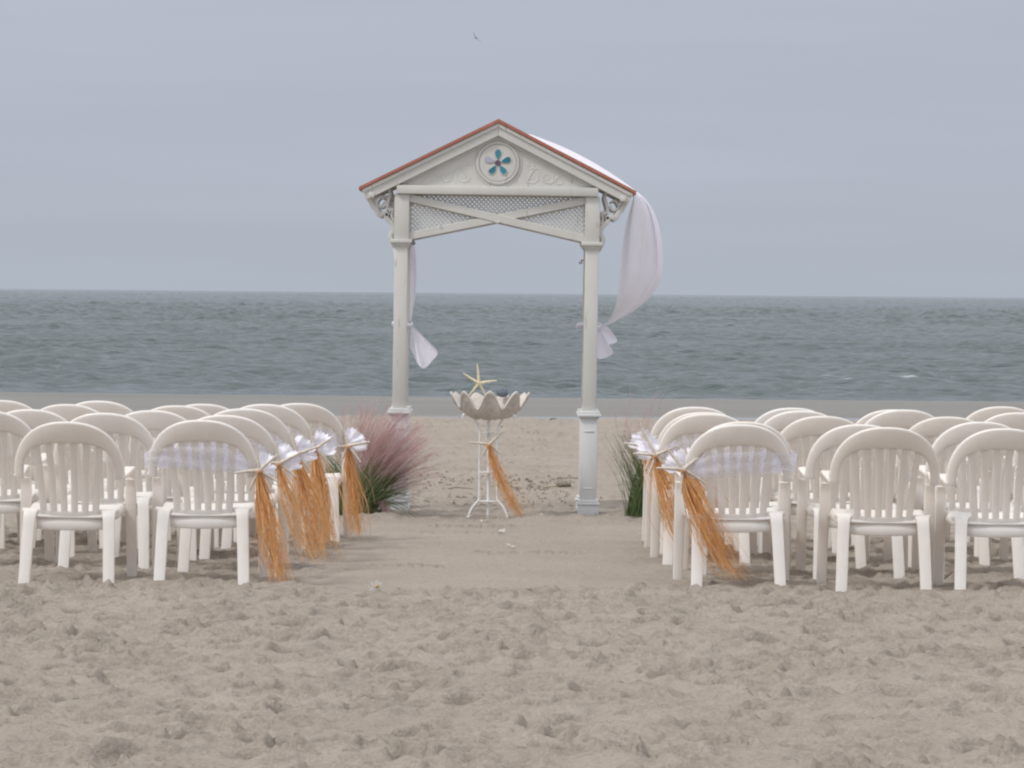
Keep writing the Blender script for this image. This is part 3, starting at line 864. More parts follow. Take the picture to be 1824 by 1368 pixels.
for fy, nm in ((0.0, -1), (DEP, 1)):
    front = nm == -1
    # tie beam across the posts, just proud of them
    box('tie_beam', (0, fy + nm * 0.046, 2.2885), (1.405, 0.060, 0.060), A, arch, 0.005)
    ped = prism('pediment', [(-0.735, 2.315), (0.735, 2.315), (0.720, 2.375), (0, 2.715), (-0.720, 2.375)], fy + min(nm, 0) * 0.034 - 0.015 * (nm > 0), fy + 0.025 + 0.01 * (nm > 0), A, arch)
    for sx in (-1, 1):                                 # inner raking moulding
        prism('inner_moulding', [(0, 2.676), (sx * 0.690, 2.330), (sx * 0.650, 2.330), (0, 2.653)][::sx], *sorted((fy + nm * 0.030, fy + nm * 0.050)), A, ped, 0.003)
    for s1 in (-1, 1):                                 # crossed braces
        a0 = np.array((-0.618 * s1, 2.232)); a1 = np.array((0.618 * s1, 1.962))
        dv = (a1 - a0) / np.linalg.norm(a1 - a0); nv_ = np.array((-dv[1], dv[0])) * 0.027
        off = 0.0 if s1 == 1 else 0.006
        yy = sorted((fy + nm * (0.034 - off), fy + nm * (0.002 + off)))
        prism('brace', [tuple(a0 + nv_), tuple(a1 + nv_), tuple(a1 - nv_), tuple(a0 - nv_)], yy[0], yy[1], A, arch, 0.003)
    # fine lattice behind the braces (strips too small to pick apart)
    acc = Acc()
    def in_fill(x, z):
        zu = 2.097 + abs(x) * (0.27 / 1.236); zl = 2.097 - abs(x) * (0.27 / 1.236)
        return abs(x) < 0.618 and z < 2.262 and (z > zu or (z > zl)) and z > 1.95
    pitch = 0.0225; wS = 0.0115
    for sd_ in (-1, 1):
        for kk in range(-60, 61):
            c0 = kk * pitch * math.sqrt(2)
            run = None
            xs_l = np.linspace(-0.62, 0.62, 311)
            for xq in list(xs_l) + [9]:
                zq = 2.10 + sd_ * (xq - c0)
                ok = xq < 1 and in_fill(xq, zq)
                if ok and run is None: run = (xq, zq)
                if ok: last = (xq, zq)
                if not ok and run is not None:
                    p0, p1 = np.array(run), np.array(last); run = None
                    if np.linalg.norm(p1 - p0) < 0.01: continue
                    dd = (p1 - p0) / np.linalg.norm(p1 - p0); nn = np.array((-dd[1], dd[0])) * wS / 2
                    yb = fy + nm * (-0.004 if sd_ > 0 else -0.0085); t_ = 0.005
                    V = [(q[0], yb + e, q[1]) for e in (0, nm * t_) for q in (p0 - nn, p1 - nn, p1 + nn, p0 + nn)]
                    acc.add(V, [(0, 1, 2, 3), (7, 6, 5, 4), (0, 4, 5, 1), (1, 5, 6, 2), (2, 6, 7, 3), (3, 7, 4, 0)])
    if front:
        la = acc.build('lattice', A, arch, False); la['kind'] = 'stuff'
    if front:
        # rosette: rings, disc, five glass petals round a purple eye
        RZ = 2.482
        def ring_obj(name, r0, wr, yq, par):
            P = [(r0 * math.cos(a), yq, RZ + r0 * math.sin(a)) for a in np.linspace(0, 2 * math.pi, 49)]
            V, F = [], []
            k = 8; n_ = 48
            for i in range(n_):
                a = 2 * math.pi * i / n_
                for (p, q) in circ(wr, k):
                    V.append(((r0 + p) * math.cos(a), yq + q, RZ + (r0 + p) * math.sin(a)))
            for i in range(n_):
                for j in range(k):
                    F.append((i * k + j, i * k + (j + 1) % k, ((i + 1) % n_) * k + (j + 1) % k, ((i + 1) % n_) * k + j))
            return obj(name, mesh_np(name, V, F, True), A, par)
        disc = prism('rosette', [(0.128 * math.cos(a), RZ + 0.128 * math.sin(a)) for a in np.linspace(0, 2 * math.pi, 49)[:-1]], -0.048, -0.020, A, arch)
        ring_obj('rosette_ring', 0.141, 0.013, -0.036, disc)
        ring_obj('rosette_ring', 0.166, 0.007, -0.032, disc)
        def petal_poly(an, r0, r1, w):
            pts = []
            for i in range(20):
                th = 2 * math.pi * i / 20
                rr = (r0 + r1) / 2 + (r1 - r0) / 2 * math.cos(th)
                ww = w * math.sin(th) * (0.62 + 0.38 * math.cos(th))
                pts.append((rr * math.cos(an) - ww * math.sin(an), RZ + rr * math.sin(an) + ww * math.cos(an)))
            return pts
        for an, mt in ((90, 'sky_glass'), (18, 'teal'), (-54, 'sky_glass'), (-126, 'teal'), (162, 'pale')):
            pe = prism('glass_petal', petal_poly(R(an), 0.024, 0.092, 0.029), -0.054, -0.044, M[mt], disc, 0.003)
            ol = petal_poly(R(an), 0.019, 0.098, 0.034)
            V, F = [], []
            path = [(p[0], -0.049, p[1]) for p in ol] + [(ol[0][0], -0.049, ol[0][1])]
            V, F = sweep(path, lambda i, n_: circ(0.0032, 5), side=(0, 1, 0), closed_caps=False)
            obj('petal_rim', mesh_np('petal_rim', V, F, True), A, disc)
        if True:
            prism('glass_eye', [(0.021 * math.cos(a), RZ + 0.021 * math.sin(a)) for a in np.linspace(0, 2 * math.pi, 21)[:-1]], -0.056, -0.044, M['purple'], disc, 0.003)
        # carved scrolls in relief either side
        for sx in (-1, 1):
            acc = Acc()
            def spiral(cx, cz, r0, turns, a0, dirn, w=0.0058):
                P = []
                for i in range(30):
                    t = i / 29; a = a0 + dirn * turns * 2 * math.pi * t; r_ = r0 * (1 - 0.82 * t)
                    P.append((sx * (cx + r_ * math.cos(a)), -0.033, cz + r_ * math.sin(a)))
                V, F = sweep(P, lambda i, n_: [(p * 0.8, q) for p, q in circ(w * (1 - 0.4 * i / n_), 6)], side=(0, 1, 0)); acc.add(V, F)
            spiral(0.245, 2.395, 0.055, 1.4, R(200), 1); spiral(0.345, 2.385, 0.046, 1.4, R(20), -1)
            spiral(0.435, 2.368, 0.034, 1.2, R(160), 1); spiral(0.225, 2.475, 0.034, 1.2, R(270), 1)
            P = cr_spline([(sx * 0.52, -0.033, 2.350), (sx * 0.44, -0.033, 2.402), (sx * 0.36, -0.033, 2.345), (sx * 0.27, -0.033, 2.448), (sx * 0.20, -0.033, 2.350)], 40)
            V, F = sweep(P, lambda i, n_: circ(0.0055, 6), side=(0, 1, 0)); acc.add(V, F)
            acc.build('carved_scroll', A, ped)
        # small carved boss where the braces cross
        V, F = sweep([(0.022 * math.cos(a), -0.036, 2.088 + 0.022 * math.sin(a)) for a in np.linspace(R(200), R(340), 12)], lambda i, n_: circ(0.005, 6), side=(0, 1, 0))
        obj('carved_boss', mesh_np('carved_boss', V, F, True), A, arch)
    # fretwork brackets from the posts out to the eaves
    for sx in (-1, 1):
        acc = Acc()
        def fret(pts, w, n_=30):
            P = cr_spline([(sx * (0.6655 + a), fy, b) for a, b in pts], n_)
            pr = lambda i, m_: rrect(0.040, w * (1 - 0.25 * abs(2 * i / (m_ - 1) - 1) ** 3), 0.006)
            V, F = sweep(P, pr, side=(0, 1, 0)); acc.add(V, F)
        fret([(0.050, 1.880), (0.068, 1.925), (0.078, 1.965), (0.060, 2.005), (0.072, 2.050), (0.108, 2.090), (0.092, 2.140), (0.060, 2.150)], 0.032)
        fret([(0.098, 2.108), (0.135, 2.120), (0.160, 2.110), (0.182, 2.150), (0.205, 2.170), (0.222, 2.205), (0.245, 2.235)], 0.036)
        fret([(0.092, 2.120), (0.105, 2.165), (0.098, 2.205), (0.085, 2.250), (0.090, 2.290)], 0.022)
        fret([(0.120, 2.200), (0.150, 2.165), (0.185, 2.195), (0.160, 2.235), (0.130, 2.225)], 0.016)
        fret([(0.050, 2.060), (0.075, 2.100), (0.062, 2.140)], 0.014)
        acc.build('bracket', A, arch)
# purlin blocks under the eaves
for sx in (-1, 1):
    box('eave_rail', (sx * 0.878, DEP / 2, 2.246), (0.040, DEP + 0.18, 0.036), A, arch, 0.004)
for hx, hz in ((-0.580, 1.915), (0.588, 1.800)):
    P = [(hx + 0.009 * math.cos(a), -0.03, hz + 0.009 * math.sin(a)) for a in np.linspace(R(-200), R(90), 14)] + [(hx - math.copysign(0.02, hx) * -1, -0.03, hz + 0.016)]
    V, F = sweep(P, lambda i, n_: circ(0.0045, 6), side=(0, 1, 0))
    obj('hook', mesh_np('hook', V, F, True), M['hook'], arch)

# ------------------------------------------------------------------ drapes
def drape_sheet(name, rows, nA, fold, seed, n_rows=60):
    """rows: list of (z, xl, xr, y0, y1, fold_amp, g_back) interpolated along the fall; arch coordinates"""
    r = np.random.default_rng(seed); ph = r.uniform(0, 6.28, 6)
    Q = cr_spline(rows, n_rows)
    P = np.zeros((n_rows, nA, 3))
    for i in range(n_rows):
        z, xl, xr, y0, y1, fa, gb = Q[i]
        for j in range(nA):
            t = j / (nA - 1)
            if t < 0.62: g = math.sin(t / 0.62 * math.pi / 2)
            else: g = 1 - gb * (1 - math.cos((t - 0.62) / 0.38 * math.pi / 2)) ** 0.8
            s_ = i / n_rows
            ff = 1.7 * fa * (math.sin(t * 19 + ph[0] + 1.4 * s_) + 0.6 * math.sin(t * 33 + ph[1] - 2 * s_))
            P[i, j] = (xl + (xr - xl) * g + ff * 0.35, y0 + (y1 - y0) * t + ff, z + 0.004 * math.sin(t * 21 + ph[2]))
    return P
right = thing('sheer_drape', 'sheer white drape over the roof billowing outward and knotted to a post', 'drape', (AX, AY, az - 0.01), (0, R(0.38), 0))
RA, RB = 0.12, 0.60
# part lying on the roof slope
nA, nR = 26, 30
P = np.zeros((nR, nA, 3)); r_ = np.random.default_rng(8)
for i in range(nR):
    s = i / (nR - 1); x = 0.20 + (0.962 - 0.20) * s
    for j in range(nA):
        t = j / (nA - 1)
        puff = 0.052 * math.sin(math.pi * min(1, s * 1.02)) ** 0.7 * math.sin(math.pi * t) ** 0.6
        P[i, j] = (x + 0.008 * math.sin(8 * t), RA + (RB - RA) * t + 0.02 * math.sin(6 * s), roof_z(x) + 0.006 + puff + 0.006 * abs(math.sin(9 * t + 3 * s)))
obj('roof_swag', grid_mesh('roof_swag', P), M['drape'], right)
rows_r = [  # z, xl, xr, y0, y1, fold, back
    (2.306, 0.955, 0.985, RA, RB, 0.006, 0.3), (2.262, 0.945, 1.045, RA, RB, 0.010, 0.5), (2.16, 0.915, 1.110, 0.14, 0.60, 0.013, 0.55),
    (2.02, 0.885, 1.152, 0.16, 0.60, 0.014, 0.55), (1.86, 0.868, 1.170, 0.20, 0.60, 0.014, 0.55), (1.70, 0.860, 1.158, 0.24, 0.60, 0.012, 0.6),
    (1.56, 0.850, 1.080, 0.30, 0.60, 0.010, 0.6), (1.46, 0.832, 0.965, 0.38, 0.58, 0.007, 0.6), (1.40, 0.806, 0.862, 0.45, 0.55, 0.004, 0.5),
    (1.368, 0.780, 0.806, 0.48, 0.53, 0.002, 0.4), (1.352, 0.722, 0.740, 0.49, 0.53, 0.002, 0.4)]
obj('billowing_fall', grid_mesh('billowing_fall', drape_sheet('f', rows_r, 50, 1, 2, 80)), M['drape'], right)
def tail_mesh(pts_edge, origin, seed, nA=31, nl=16, amp=0.02, depth=0.0):
    r = np.random.default_rng(seed); ph = r.uniform(0, 6.28, 4)
    E = cr_spline(pts_edge, nA); P = np.zeros((nl, nA, 3)); o = np.array(origin)
    for j in range(nl):
        t = j / (nl - 1)
        for i in range(nA):
            s = i / (nA - 1)
            p = o + (E[i] - o) * (0.06 + 0.94 * t)
            p = p + np.array([0.3 * amp * math.sin(17 * s + ph[0]) * t, (amp * math.sin(13 * s + ph[1]) + 0.5 * amp * math.sin(27 * s + ph[2])) * t ** 0.8 + depth * t, 0])
            P[j, i] = p
    return grid_mesh('tail', P)
ky = DEP + 0.0
obj('tail', tail_mesh([(0.80, ky, 1.352), (0.862, ky, 1.250), (0.815, ky, 1.215), (0.835, ky, 1.165), (0.79, ky, 1.125), (0.735, ky, 1.118), (0.705, ky, 1.15)], (0.728, ky, 1.350), 5, amp=0.022), M['drape'], right)
V, F = sweep([(0.6655 + 0.082 * math.cos(a), DEP + 0.066 * math.sin(a), 1.352 + 0.010 * math.sin(a * 2)) for a in np.linspace(0, 2 * math.pi, 25)], lambda i, n_: [(p, q * 0.8) for p, q in circ(0.016, 8)], side=(0, 0, 1), closed_caps=False)
obj('knot', mesh_np('knot', V, F, True), M['tulle_bow'], right)

leftd = thing('sheer_drape', 'sheer white drape hanging behind a post, its short tail blown sideways', 'drape', (AX, AY, az - 0.01), (0, R(0.38), 0))
P = np.zeros((nR, nA, 3))
for i in range(nR):
    s = i / (nR - 1); x = -(0.35 + (0.93 - 0.35) * s)
    for j in range(nA):
        t = j / (nA - 1)
        P[i, j] = (x, 0.30 + 0.34 * t, roof_z(x) + 0.005 + 0.005 * abs(math.sin(9 * t + 3 * s)))
# the cloth comes down inside the eave: hangs from the eave rail behind the post
rows_l = [(2.262, -0.850, -0.70, 0.44, 0.66, 0.008, 0.5), (2.16, -0.765, -0.66, 0.47, 0.66, 0.010, 0.5), (2.02, -0.735, -0.620, 0.50, 0.66, 0.010, 0.5), (1.88, -0.742, -0.592, 0.52, 0.66, 0.009, 0.5),
          (1.72, -0.715, -0.580, 0.54, 0.66, 0.008, 0.5), (1.56, -0.690, -0.582, 0.55, 0.65, 0.006, 0.5), (1.44, -0.665, -0.596, 0.56, 0.63, 0.004, 0.5), (1.372, -0.640, -0.604, 0.57, 0.61, 0.003, 0.4), (1.340, -0.63, -0.606, 0.575, 0.60, 0.002, 0.4)]
obj('hanging_fall', grid_mesh('hanging_fall', drape_sheet('l', rows_l, 40, 1, 6, 70)), M['drape'], leftd)
ky = DEP - 0.01
obj('tail', tail_mesh([(-0.595, ky, 1.33), (-0.505, ky, 1.245), (-0.408, ky, 1.150), (-0.455, ky, 1.085), (-0.505, ky, 1.030), (-0.565, ky, 1.080), (-0.610, ky, 1.180)], (-0.606, ky, 1.345), 9, amp=0.014), M['drape'], leftd)
V, F = sweep([(-0.6655 + 0.066 * math.cos(a), DEP + 0.066 * math.sin(a), 1.345 + 0.010 * math.sin(a * 2)) for a in np.linspace(0, 2 * math.pi, 25)], lambda i, n_: [(p, q * 0.8) for p, q in circ(0.014, 8)], side=(0, 0, 1), closed_caps=False)
obj('knot', mesh_np('knot', V, F, True), M['tulle_bow'], leftd)

# ------------------------------------------------------------------ clam shell on its iron stand
FX, FY = -0.158, 26.20
fz = ground(FX, FY)
stand = thing('iron_stand', 'white wrought-iron stand with curved feet under the clam shell', 'stand', (FX, FY, fz))
tube = lambda P, r, nm, n_=26: sweep_obj(nm, cr_spline(P, n_), lambda i, m_: circ(r, 8), M['iron'], stand, side=None if abs(P[0][0] - P[-1][0]) > 1e-6 or True else (1, 0, 0))
def tube2(nm, P, r, n_=26):
    Q = cr_spline(P, n_)
    V, F = sweep(Q, lambda i, m_: circ(r, 8), side=(0.31, 0.95, 0.05)); return obj(nm, mesh_np(nm, V, F, True, 60), M['iron'], stand)
for an in (R(205), R(335), R(90)):
    ca, sa = math.cos(an), math.sin(an)
    pr_ = lambda rr, z: (rr * ca, rr * sa * 0.9, z)
    tube2('leg', [pr_(0.150, -0.02), pr_(0.145, 0.03), pr_(0.118, 0.085), pr_(0.080, 0.125), pr_(0.068, 0.16), pr_(0.068, 0.35), pr_(0.068, 0.60), pr_(0.085, 0.66), pr_(0.130, 0.715), pr_(0.170, 0.735), pr_(0.196, 0.715), pr_(0.190, 0.695)], 0.0072, 60)
tube2('centre_post', [(0, 0, 0.03), (0.001, 0, 0.2), (0, 0, 0.45), (0, 0, 0.70)], 0.0115)
for z_ in (0.125, 0.325, 0.60):
    acc = Acc()
    for a in range(3):
        an = (R(205), R(335), R(90))
        p0 = (0.068 * math.cos(an[a]), 0.0612 * math.sin(an[a]), z_); p1 = (0.068 * math.cos(an[(a + 1) % 3]), 0.0612 * math.sin(an[(a + 1) % 3]), z_)
        V, F = sweep([p0, p1], lambda i, m_: rrect(0.008, 0.020, 0.003), side=(0.02, 0.03, 1)); acc.add([(v[0], v[1], v[2]) for v in V], F)
        V, F = sweep([(0, 0, z_), p0], lambda i, m_: circ(0.005, 6), side=(0, 0, 1)); acc.add(V, F)
    acc.build('ring_brace', M['iron'], stand)
# shell: deep fluted bowl
nth, nr = 180, 22
P = np.zeros((nr, nth + 1, 3))
for i in range(nr):
    t = i / (nr - 1)
    for j in range(nth + 1):
        th = 2 * math.pi * j / nth
        fr = 0.5 - 0.5 * math.sin(th)                      # 1 at the side towards the chairs
        nf = 9
        fl = math.cos(nf * (th + math.pi / 2) + 0.25 * math.sin(th * 2))
        fl = fl - 0.03 * math.cos(2 * nf * (th + math.pi / 2))
        amp = (0.026 + 0.036 * fr) * t ** 1.2
        rx = 0.050 + 0.212 * t ** 0.75; ry = 0.045 + 0.155 * t ** 0.75
        rad = 1 + (0.075 * fl * t ** 0.5)
        z = 0.150 * t ** 1.55 + amp * fl - 0.012 * t * fr + 0.004 * math.sin(31 * t)
        P[i, j] = (rx * rad * math.cos(th), ry * rad * math.sin(th), z)
cen = np.repeat(np.array([[[0, 0, -0.006]]]), nth + 1, 1)
me = grid_mesh('clam_shell', np.concatenate([cen, P], 0))
shell = obj('clam_shell', me, M['shell']); shell.location = (FX + 0.008, FY, fz + 0.690)
sm = shell.modifiers.new('thick', 'SOLIDIFY'); sm.thickness = 0.013; sm.offset = -1
tag(shell, 'large fluted clam shell bowl resting on the white iron stand', 'shell')
st = obj('starfish', star_mesh([(94, .135), (150, .13), (12, .125), (-128, .11), (-58, .11)], 0.017, 77), M['star_pale'])
st.location = (FX - 0.070, FY + 0.02, fz + 0.938); st.rotation_euler = (R(8), 0, R(5))
tag(st, 'pale yellow starfish standing upright in the clam shell', 'starfish')
bm = bmesh.new(); bmesh.ops.create_icosphere(bm, subdivisions=3, radius=0.036)
for v in bm.verts:
    v.co *= 1 + 0.10 * math.sin(v.co.x * 60 + 1) * math.sin(v.co.y * 50)
    v.co.z *= 0.8; v.co.x *= 1.15
pb = obj('pebble', from_bm('pebble', bm, True, 60), M['bluestone']); pb.location = (FX + 0.092, FY + 0.118, fz + 0.868)
tag(pb, 'blue-grey rounded stone lying in the clam shell', 'stone')
st = obj('starfish', star_mesh([(172, .140), (118, .12), (44, .135), (-36, .13), (-122, .115)], 0.015, 78), M['starfish'])
st.location = (FX + 0.004, FY - 0.075, fz + 0.520)
tag(st, 'slender starfish tied to the middle of the iron stand', 'starfish')
rf = obj('raffia_tassel', raffia_mesh(75, 0.235, 0.515, 0.022, 91, depth=0.03, width=0.0036, bow=-0.012), M['raffia']); rf.location = (FX + 0.006, FY - 0.095, fz + 0.520)
tag(rf, 'orange raffia streamer hanging from the iron stand to the sand', 'raffia')

# ------------------------------------------------------------------ muhly grass
def muhly(loc, label, seed, nblade, nplume, lean, hgt, low=0, tall=1.12):
    root = thing('muhly_grass', label, 'grass', loc)
    r = np.random.default_rng(seed)
    acc = Acc()
    for _ in range(nblade):
        b0 = np.array([r.normal(0, 0.055), r.normal(0, 0.05), -0.015])
        an = r.normal(lean * 0.45, 0.38 if low else 0.085); az_ = r.uniform(-0.9, 0.9); L = r.uniform(0.16, 0.40) * hgt * tall
        P = []
        for i in range(6):
            t = i / 5; a = an * (0.5 + 0.75 * t) + 0.25 * t * np.sign(an)
            P.append(b0 + np.array([math.sin(a) * L * t, math.sin(az_) * 0.22 * L * t, math.cos(a) * L * t]))
        ribbon(acc, P, 0.0052, 0.0012, (math.cos(az_), math.sin(az_), 0))
    acc.build('leaf_blades', M['green'], root, False)['kind'] = 'stuff'
    st_, pl = Acc(), Acc()
    for q in range(nplume):
        lowp = q < low
        b0 = np.array([r.normal(0, 0.04), r.normal(0, 0.04), 0.0])
        an = np.clip(r.normal(lean, 0.27), -0.25, 1.25) if not lowp else r.uniform(1.45, 1.62)
        L = (r.uniform(0.55, 0.83) if not lowp else r.uniform(0.26, 0.36)) * hgt * (1 - 0.28 * max(0, an - 0.4))
        az_ = r.normal(0, 0.5); P = []
        cv = r.uniform(0.10, 0.38)
        if lowp: b0 = np.array([0.06, -0.05, 0.13])
        for i in range(9):
            t = i / 8; a = an - 0.15 + cv * t
            if lowp: a = 1.35 + 0.9 * t + (an - 1.5)
            P.append(b0 + np.array([math.sin(a) * L * t, math.sin(az_) * 0.25 * L * t, math.cos(a) * L * t]))
        P = np.array(P)
        ribbon(st_, P, 0.0020, 0.0008, (math.cos(az_), math.sin(az_), 0))
        for _ in range(34):                                     # airy branchlets
            t = r.uniform(0.48, 1.0); i = int(t * 7.99); p = P[i] + (P[i + 1] - P[i]) * (t * 8 - i)
            tn = P[min(i + 1, 8)] - P[i]; tn /= np.linalg.norm(tn)
            side_ = r.normal(0, 1, 3); side_ -= tn * side_.dot(tn); side_ /= np.linalg.norm(side_)
            l = r.uniform(0.03, 0.11) * (1.15 - 0.5 * t)
            e = p + tn * l + side_ * l * r.uniform(0.10, 0.65)
            ribbon(pl, [p, (p + e) / 2 + tn * 0.006, e], 0.0011, 0.0007, r.normal(0, 1, 3))
    st_.build('stems', M['stem'], root, False)['kind'] = 'stuff'
    pl.build('plumes', M['plume'], root, False)['kind'] = 'stuff'
    return root
gx, gy = -1.065, 26.15
muhly((gx, gy, ground(gx, gy)), 'big pink-plumed grass clump leaning over beside the tulle-tied chairs', 5, 1250, 350, 0.37, 0.97, low=16, tall=1.28)
gx, gy = 0.945, 26.20
muhly((gx, gy, ground(gx, gy)), 'upright grass clump with few plumes half hidden behind the chairs', 6, 1500, 40, 0.22, 1.05, tall=1.45)

# ------------------------------------------------------------------ litter on the sand
def wrack():
    acc = Acc(); r = np.random.default_rng(17)
    for _ in range(620):
        u = r.random()
        if u < 0.45: x, y = r.uniform(-0.75, 0.55), 31.0 + r.normal(0, 0.5)
        elif u < 0.8: x, y = r.uniform(-0.8, 0.5), r.uniform(27.2, 30.5)
        else: x, y = r.uniform(-2.5, 2.5), r.uniform(27.0, 45)
        if r.random() > 0.45 + 0.55 * max(0, math.sin(x * 5 + 1) + 0.4): continue
        z = ground(x, y); L = r.uniform(0.012, 0.05); a = r.uniform(0, 6.28); w = r.uniform(0.003, 0.009)
        P = [(x + L * t * math.cos(a + t), y + L * t * math.sin(a + t), z + 0.004 + 0.018 * math.sin(math.pi * t) * r.random()) for t in (0, 0.33, 0.66, 1)]
        V, F = sweep(P, lambda i, n_: [(p, q * 0.5) for p, q in circ(w * (0.5, 0.6, 0.5, 0.2)[i], 5)], side=(0, 0, 1)); acc.add(V, F)
    o = acc.build('beach_wrack', M['wrack']); tag(o, 'scattered dark seaweed scraps on the sand behind the arch', 'seaweed', kind='stuff')
wrack()
def stick(x, y, L, a, label):
    z = ground(x, y) + 0.006
    P = cr_spline([(0, 0, 0), (L * 0.35 * math.cos(a), L * 0.35 * math.sin(a), 0.012), (L * 0.7 * math.cos(a + 0.1), L * 0.7 * math.sin(a + 0.1), 0.006), (L * math.cos(a + 0.04), L * math.sin(a + 0.04), 0.0)], 14)
    V, F = sweep(P, lambda i, n_: circ(0.006 * (1 - 0.6 * i / n_), 6), side=(0, 0, 1))
    o = obj('driftwood_stick', mesh_np('driftwood_stick', V, F, True), M['stick']); o.location = (x, y, z); tag(o, label, 'stick', 'sticks on the sand behind the arch')
stick(0.26, 30.2, 0.30, R(-40), 'thin pale stick lying beside the brown seaweed clump')
stick(0.60, 31.2, 0.26, R(165), 'short dark stick lying behind the arch post on the drape side')
stick(-0.50, 29.4, 0.22, R(20), 'short dark stick lying between pink grass and iron stand')
def clump(x, y, s, m, name, label, cat, flat=0.55, seed=0):
    r = random.Random(seed); bm = bmesh.new(); bmesh.ops.create_icosphere(bm, subdivisions=3, radius=s)
    for v in bm.verts:
        n = v.co.normalized(); k = 1 + 0.22 * math.sin(n.x * 7 + seed) * math.cos(n.y * 6) + r.uniform(-0.06, 0.06)
        v.co *= k; v.co.z *= flat; v.co.x *= 1.35
    o = obj(name, from_bm(name, bm, True, 50), m); o.location = (x, y, ground(x, y) + s * flat * 0.4); tag(o, label, cat); return o
clump(0.42, 30.1, 0.042, M['wrack'], 'seaweed_clump', 'round brown seaweed clump on the sand behind the arch', 'seaweed', seed=3)
clump(0.50, 45.2, 0.036, M['stone'], 'dark_stone', 'dark stone on the crest of the sand berm', 'stone', 0.6, seed=5)
def petal_obj(x, y, s, label, seed, k=3):
    s *= 0.62; r = random.Random(seed); acc = Acc()
    for q in range(k):
        a = r.uniform(0, 6.28); ox, oy = r.uniform(-s, s) * 0.7, r.uniform(-s, s) * 0.4
        V = []
        for j in range(6):
            t = j / 5
            for i in range(5):
                u = -1 + i / 2; w = s * 0.42 * math.sin(math.pi * (0.12 + 0.80 * t))
                lx, ly = s * (t - 0.3), u * w
                V.append((ox + lx * math.cos(a) - ly * math.sin(a), oy + lx * math.sin(a) + ly * math.cos(a), 0.006 + 0.45 * s * (t - 0.3) ** 2 + 0.5 * s * (u * 0.4) ** 2 + q * 0.004))
        acc.add(V, [(j * 5 + i, j * 5 + i + 1, (j + 1) * 5 + i + 1, (j + 1) * 5 + i) for j in range(5) for i in range(4)])
    o = obj('fallen_petals', mesh_np('fallen_petals', acc.V, acc.F, True), M['petal']); o.location = (x, y, ground(x, y))
    tag(o, label, 'petals', 'white petals on the swept sand')
petal_obj(-0.066, 24.35, 0.045, 'white petals lying where a tread line ends in the aisle', 1, 4)
petal_obj(-0.005, 23.1, 0.040, 'white petals beside the longest tread line in the aisle', 2, 5)
petal_obj(-0.30, 26.05, 0.045, 'white petals beside one curved foot of the iron stand', 3, 3)
petal_obj(-0.19, 25.98, 0.045, 'white petals in front of the iron stand centre post', 4, 3)
petal_obj(-0.09, 26.08, 0.032, 'small white petals between post and far foot of the iron stand', 5, 2)
petal_obj(0.515, 26.38, 0.050, 'white petals at the foot of the arch post, drape side', 6, 3)
petal_obj(0.22, 26.1, 0.024, 'tiny white petal near the end of the stand raffia', 7, 1)
petal_obj(0.84, 24.4, 0.034, 'white petals by the first-row aisle chair legs, drape side', 8, 2)
petal_obj(0.10, 19.55, 0.028, 'white petal at the near lip of the swept aisle', 9, 1)
petal_obj(0.50, 21.3, 0.024, 'tiny white petal alone in the middle of the aisle', 10, 1)
# dropped daisy-like flower
fx, fy = max(((-0.637 + 0.02 * i, 19.22 + 0.02 * j) for i in range(-4, 5) for j in range(-8, 9)), key=lambda p: ground(*p))
fl = thing('dropped_flower', 'white flower with yellow centre dropped at the aisle entrance', 'flower', (fx, fy, ground(fx, fy) + 0.012), (R(-28), R(18), 0.4))
for i in range(9):
    a = 2 * math.pi * i / 9
    V = []
    for j in range(5):
        t = j / 4
        for k in range(3):
            u = k - 1; w = 0.009 * math.sin(math.pi * (0.15 + 0.75 * t)); l = 0.010 + 0.036 * t
            V.append((l * math.cos(a) - u * w * math.sin(a), l * math.sin(a) + u * w * math.cos(a), 0.008 + 0.010 * math.sin(t * 2.2 + i)))
    obj('petal', mesh_np('petal', V, [(j * 3 + k, j * 3 + k + 1, (j + 1) * 3 + k + 1, (j + 1) * 3 + k) for j in range(4) for k in range(2)], True), M['petal'], fl)
bm = bmesh.new(); bmesh.ops.create_icosphere(bm, subdivisions=2, radius=0.014)
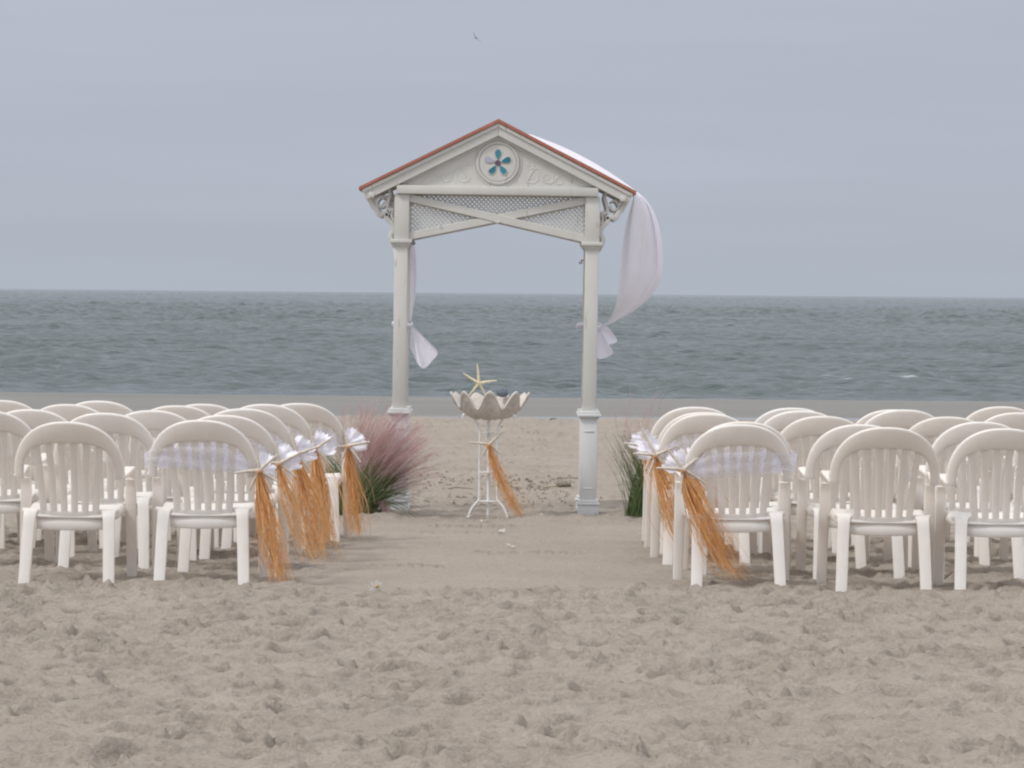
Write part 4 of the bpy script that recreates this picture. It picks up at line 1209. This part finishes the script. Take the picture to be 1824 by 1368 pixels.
for v in bm.verts: v.co.z = v.co.z * 0.6 + 0.008
obj('flower_centre', from_bm('flower_centre', bm, True, 60), M['pistil'], fl)

# ------------------------------------------------------------------ gull
gl = thing('flying_gull', 'small dark gull banking in the grey sky above the arch', 'gull', (-3.10, 300, 21.6), (R(8), R(48), R(25)))
P = cr_spline([(0, -0.24, 0), (0, -0.17, 0.015), (0, -0.05, 0.01), (0, 0.10, 0), (0, 0.22, 0)], 12)
bodyr = [0.012, 0.03, 0.042, 0.046, 0.058, 0.062, 0.06, 0.054, 0.044, 0.034, 0.024, 0.008]
V, F = sweep(P, lambda i, n_: circ(bodyr[i], 8), side=(1, 0, 0)); obj('body', mesh_np('body', V, F, True), M['gull'], gl)
for sx in (-1, 1):
    V = []; n_ = 9
    for i in range(n_):
        t = i / (n_ - 1); x = sx * (0.03 + 0.50 * t); z = 0.02 + 0.10 * math.sin(t * 2.2); c = 0.15 * (1 - t) ** 0.6 + 0.01; yl = 0.05 - 0.13 * t * t + 0.05 * math.sin(t * 3)
        V += [(x, yl + c * 0.4, z), (x, yl, z + 0.014 * (1 - t) + 0.003), (x, yl - c * 0.6, z), (x, yl, z - 0.006)]
    F = [(i * 4 + j, i * 4 + (j + 1) % 4, (i + 1) * 4 + (j + 1) % 4, (i + 1) * 4 + j) for i in range(n_ - 1) for j in range(4)] + [(0, 3, 2, 1), (32, 33, 34, 35)]
    obj('wing', mesh_np('wing', V, F, True), M['gull'], gl)
V = [(-0.02, -0.2, 0.004), (0.02, -0.2, 0.004), (0.055, -0.31, 0.004), (-0.055, -0.31, 0.004), (-0.02, -0.2, -0.006), (0.02, -0.2, -0.006), (0.055, -0.31, -0.002), (-0.055, -0.31, -0.002)]
obj('tail', mesh_np('tail', V, [(0, 1, 2, 3), (7, 6, 5, 4), (0, 4, 5, 1), (1, 5, 6, 2), (2, 6, 7, 3), (3, 7, 4, 0)]), M['gull'], gl)

scene.cycles.filter_width = 2.2
scene.cycles.transparent_max_bounces = 24
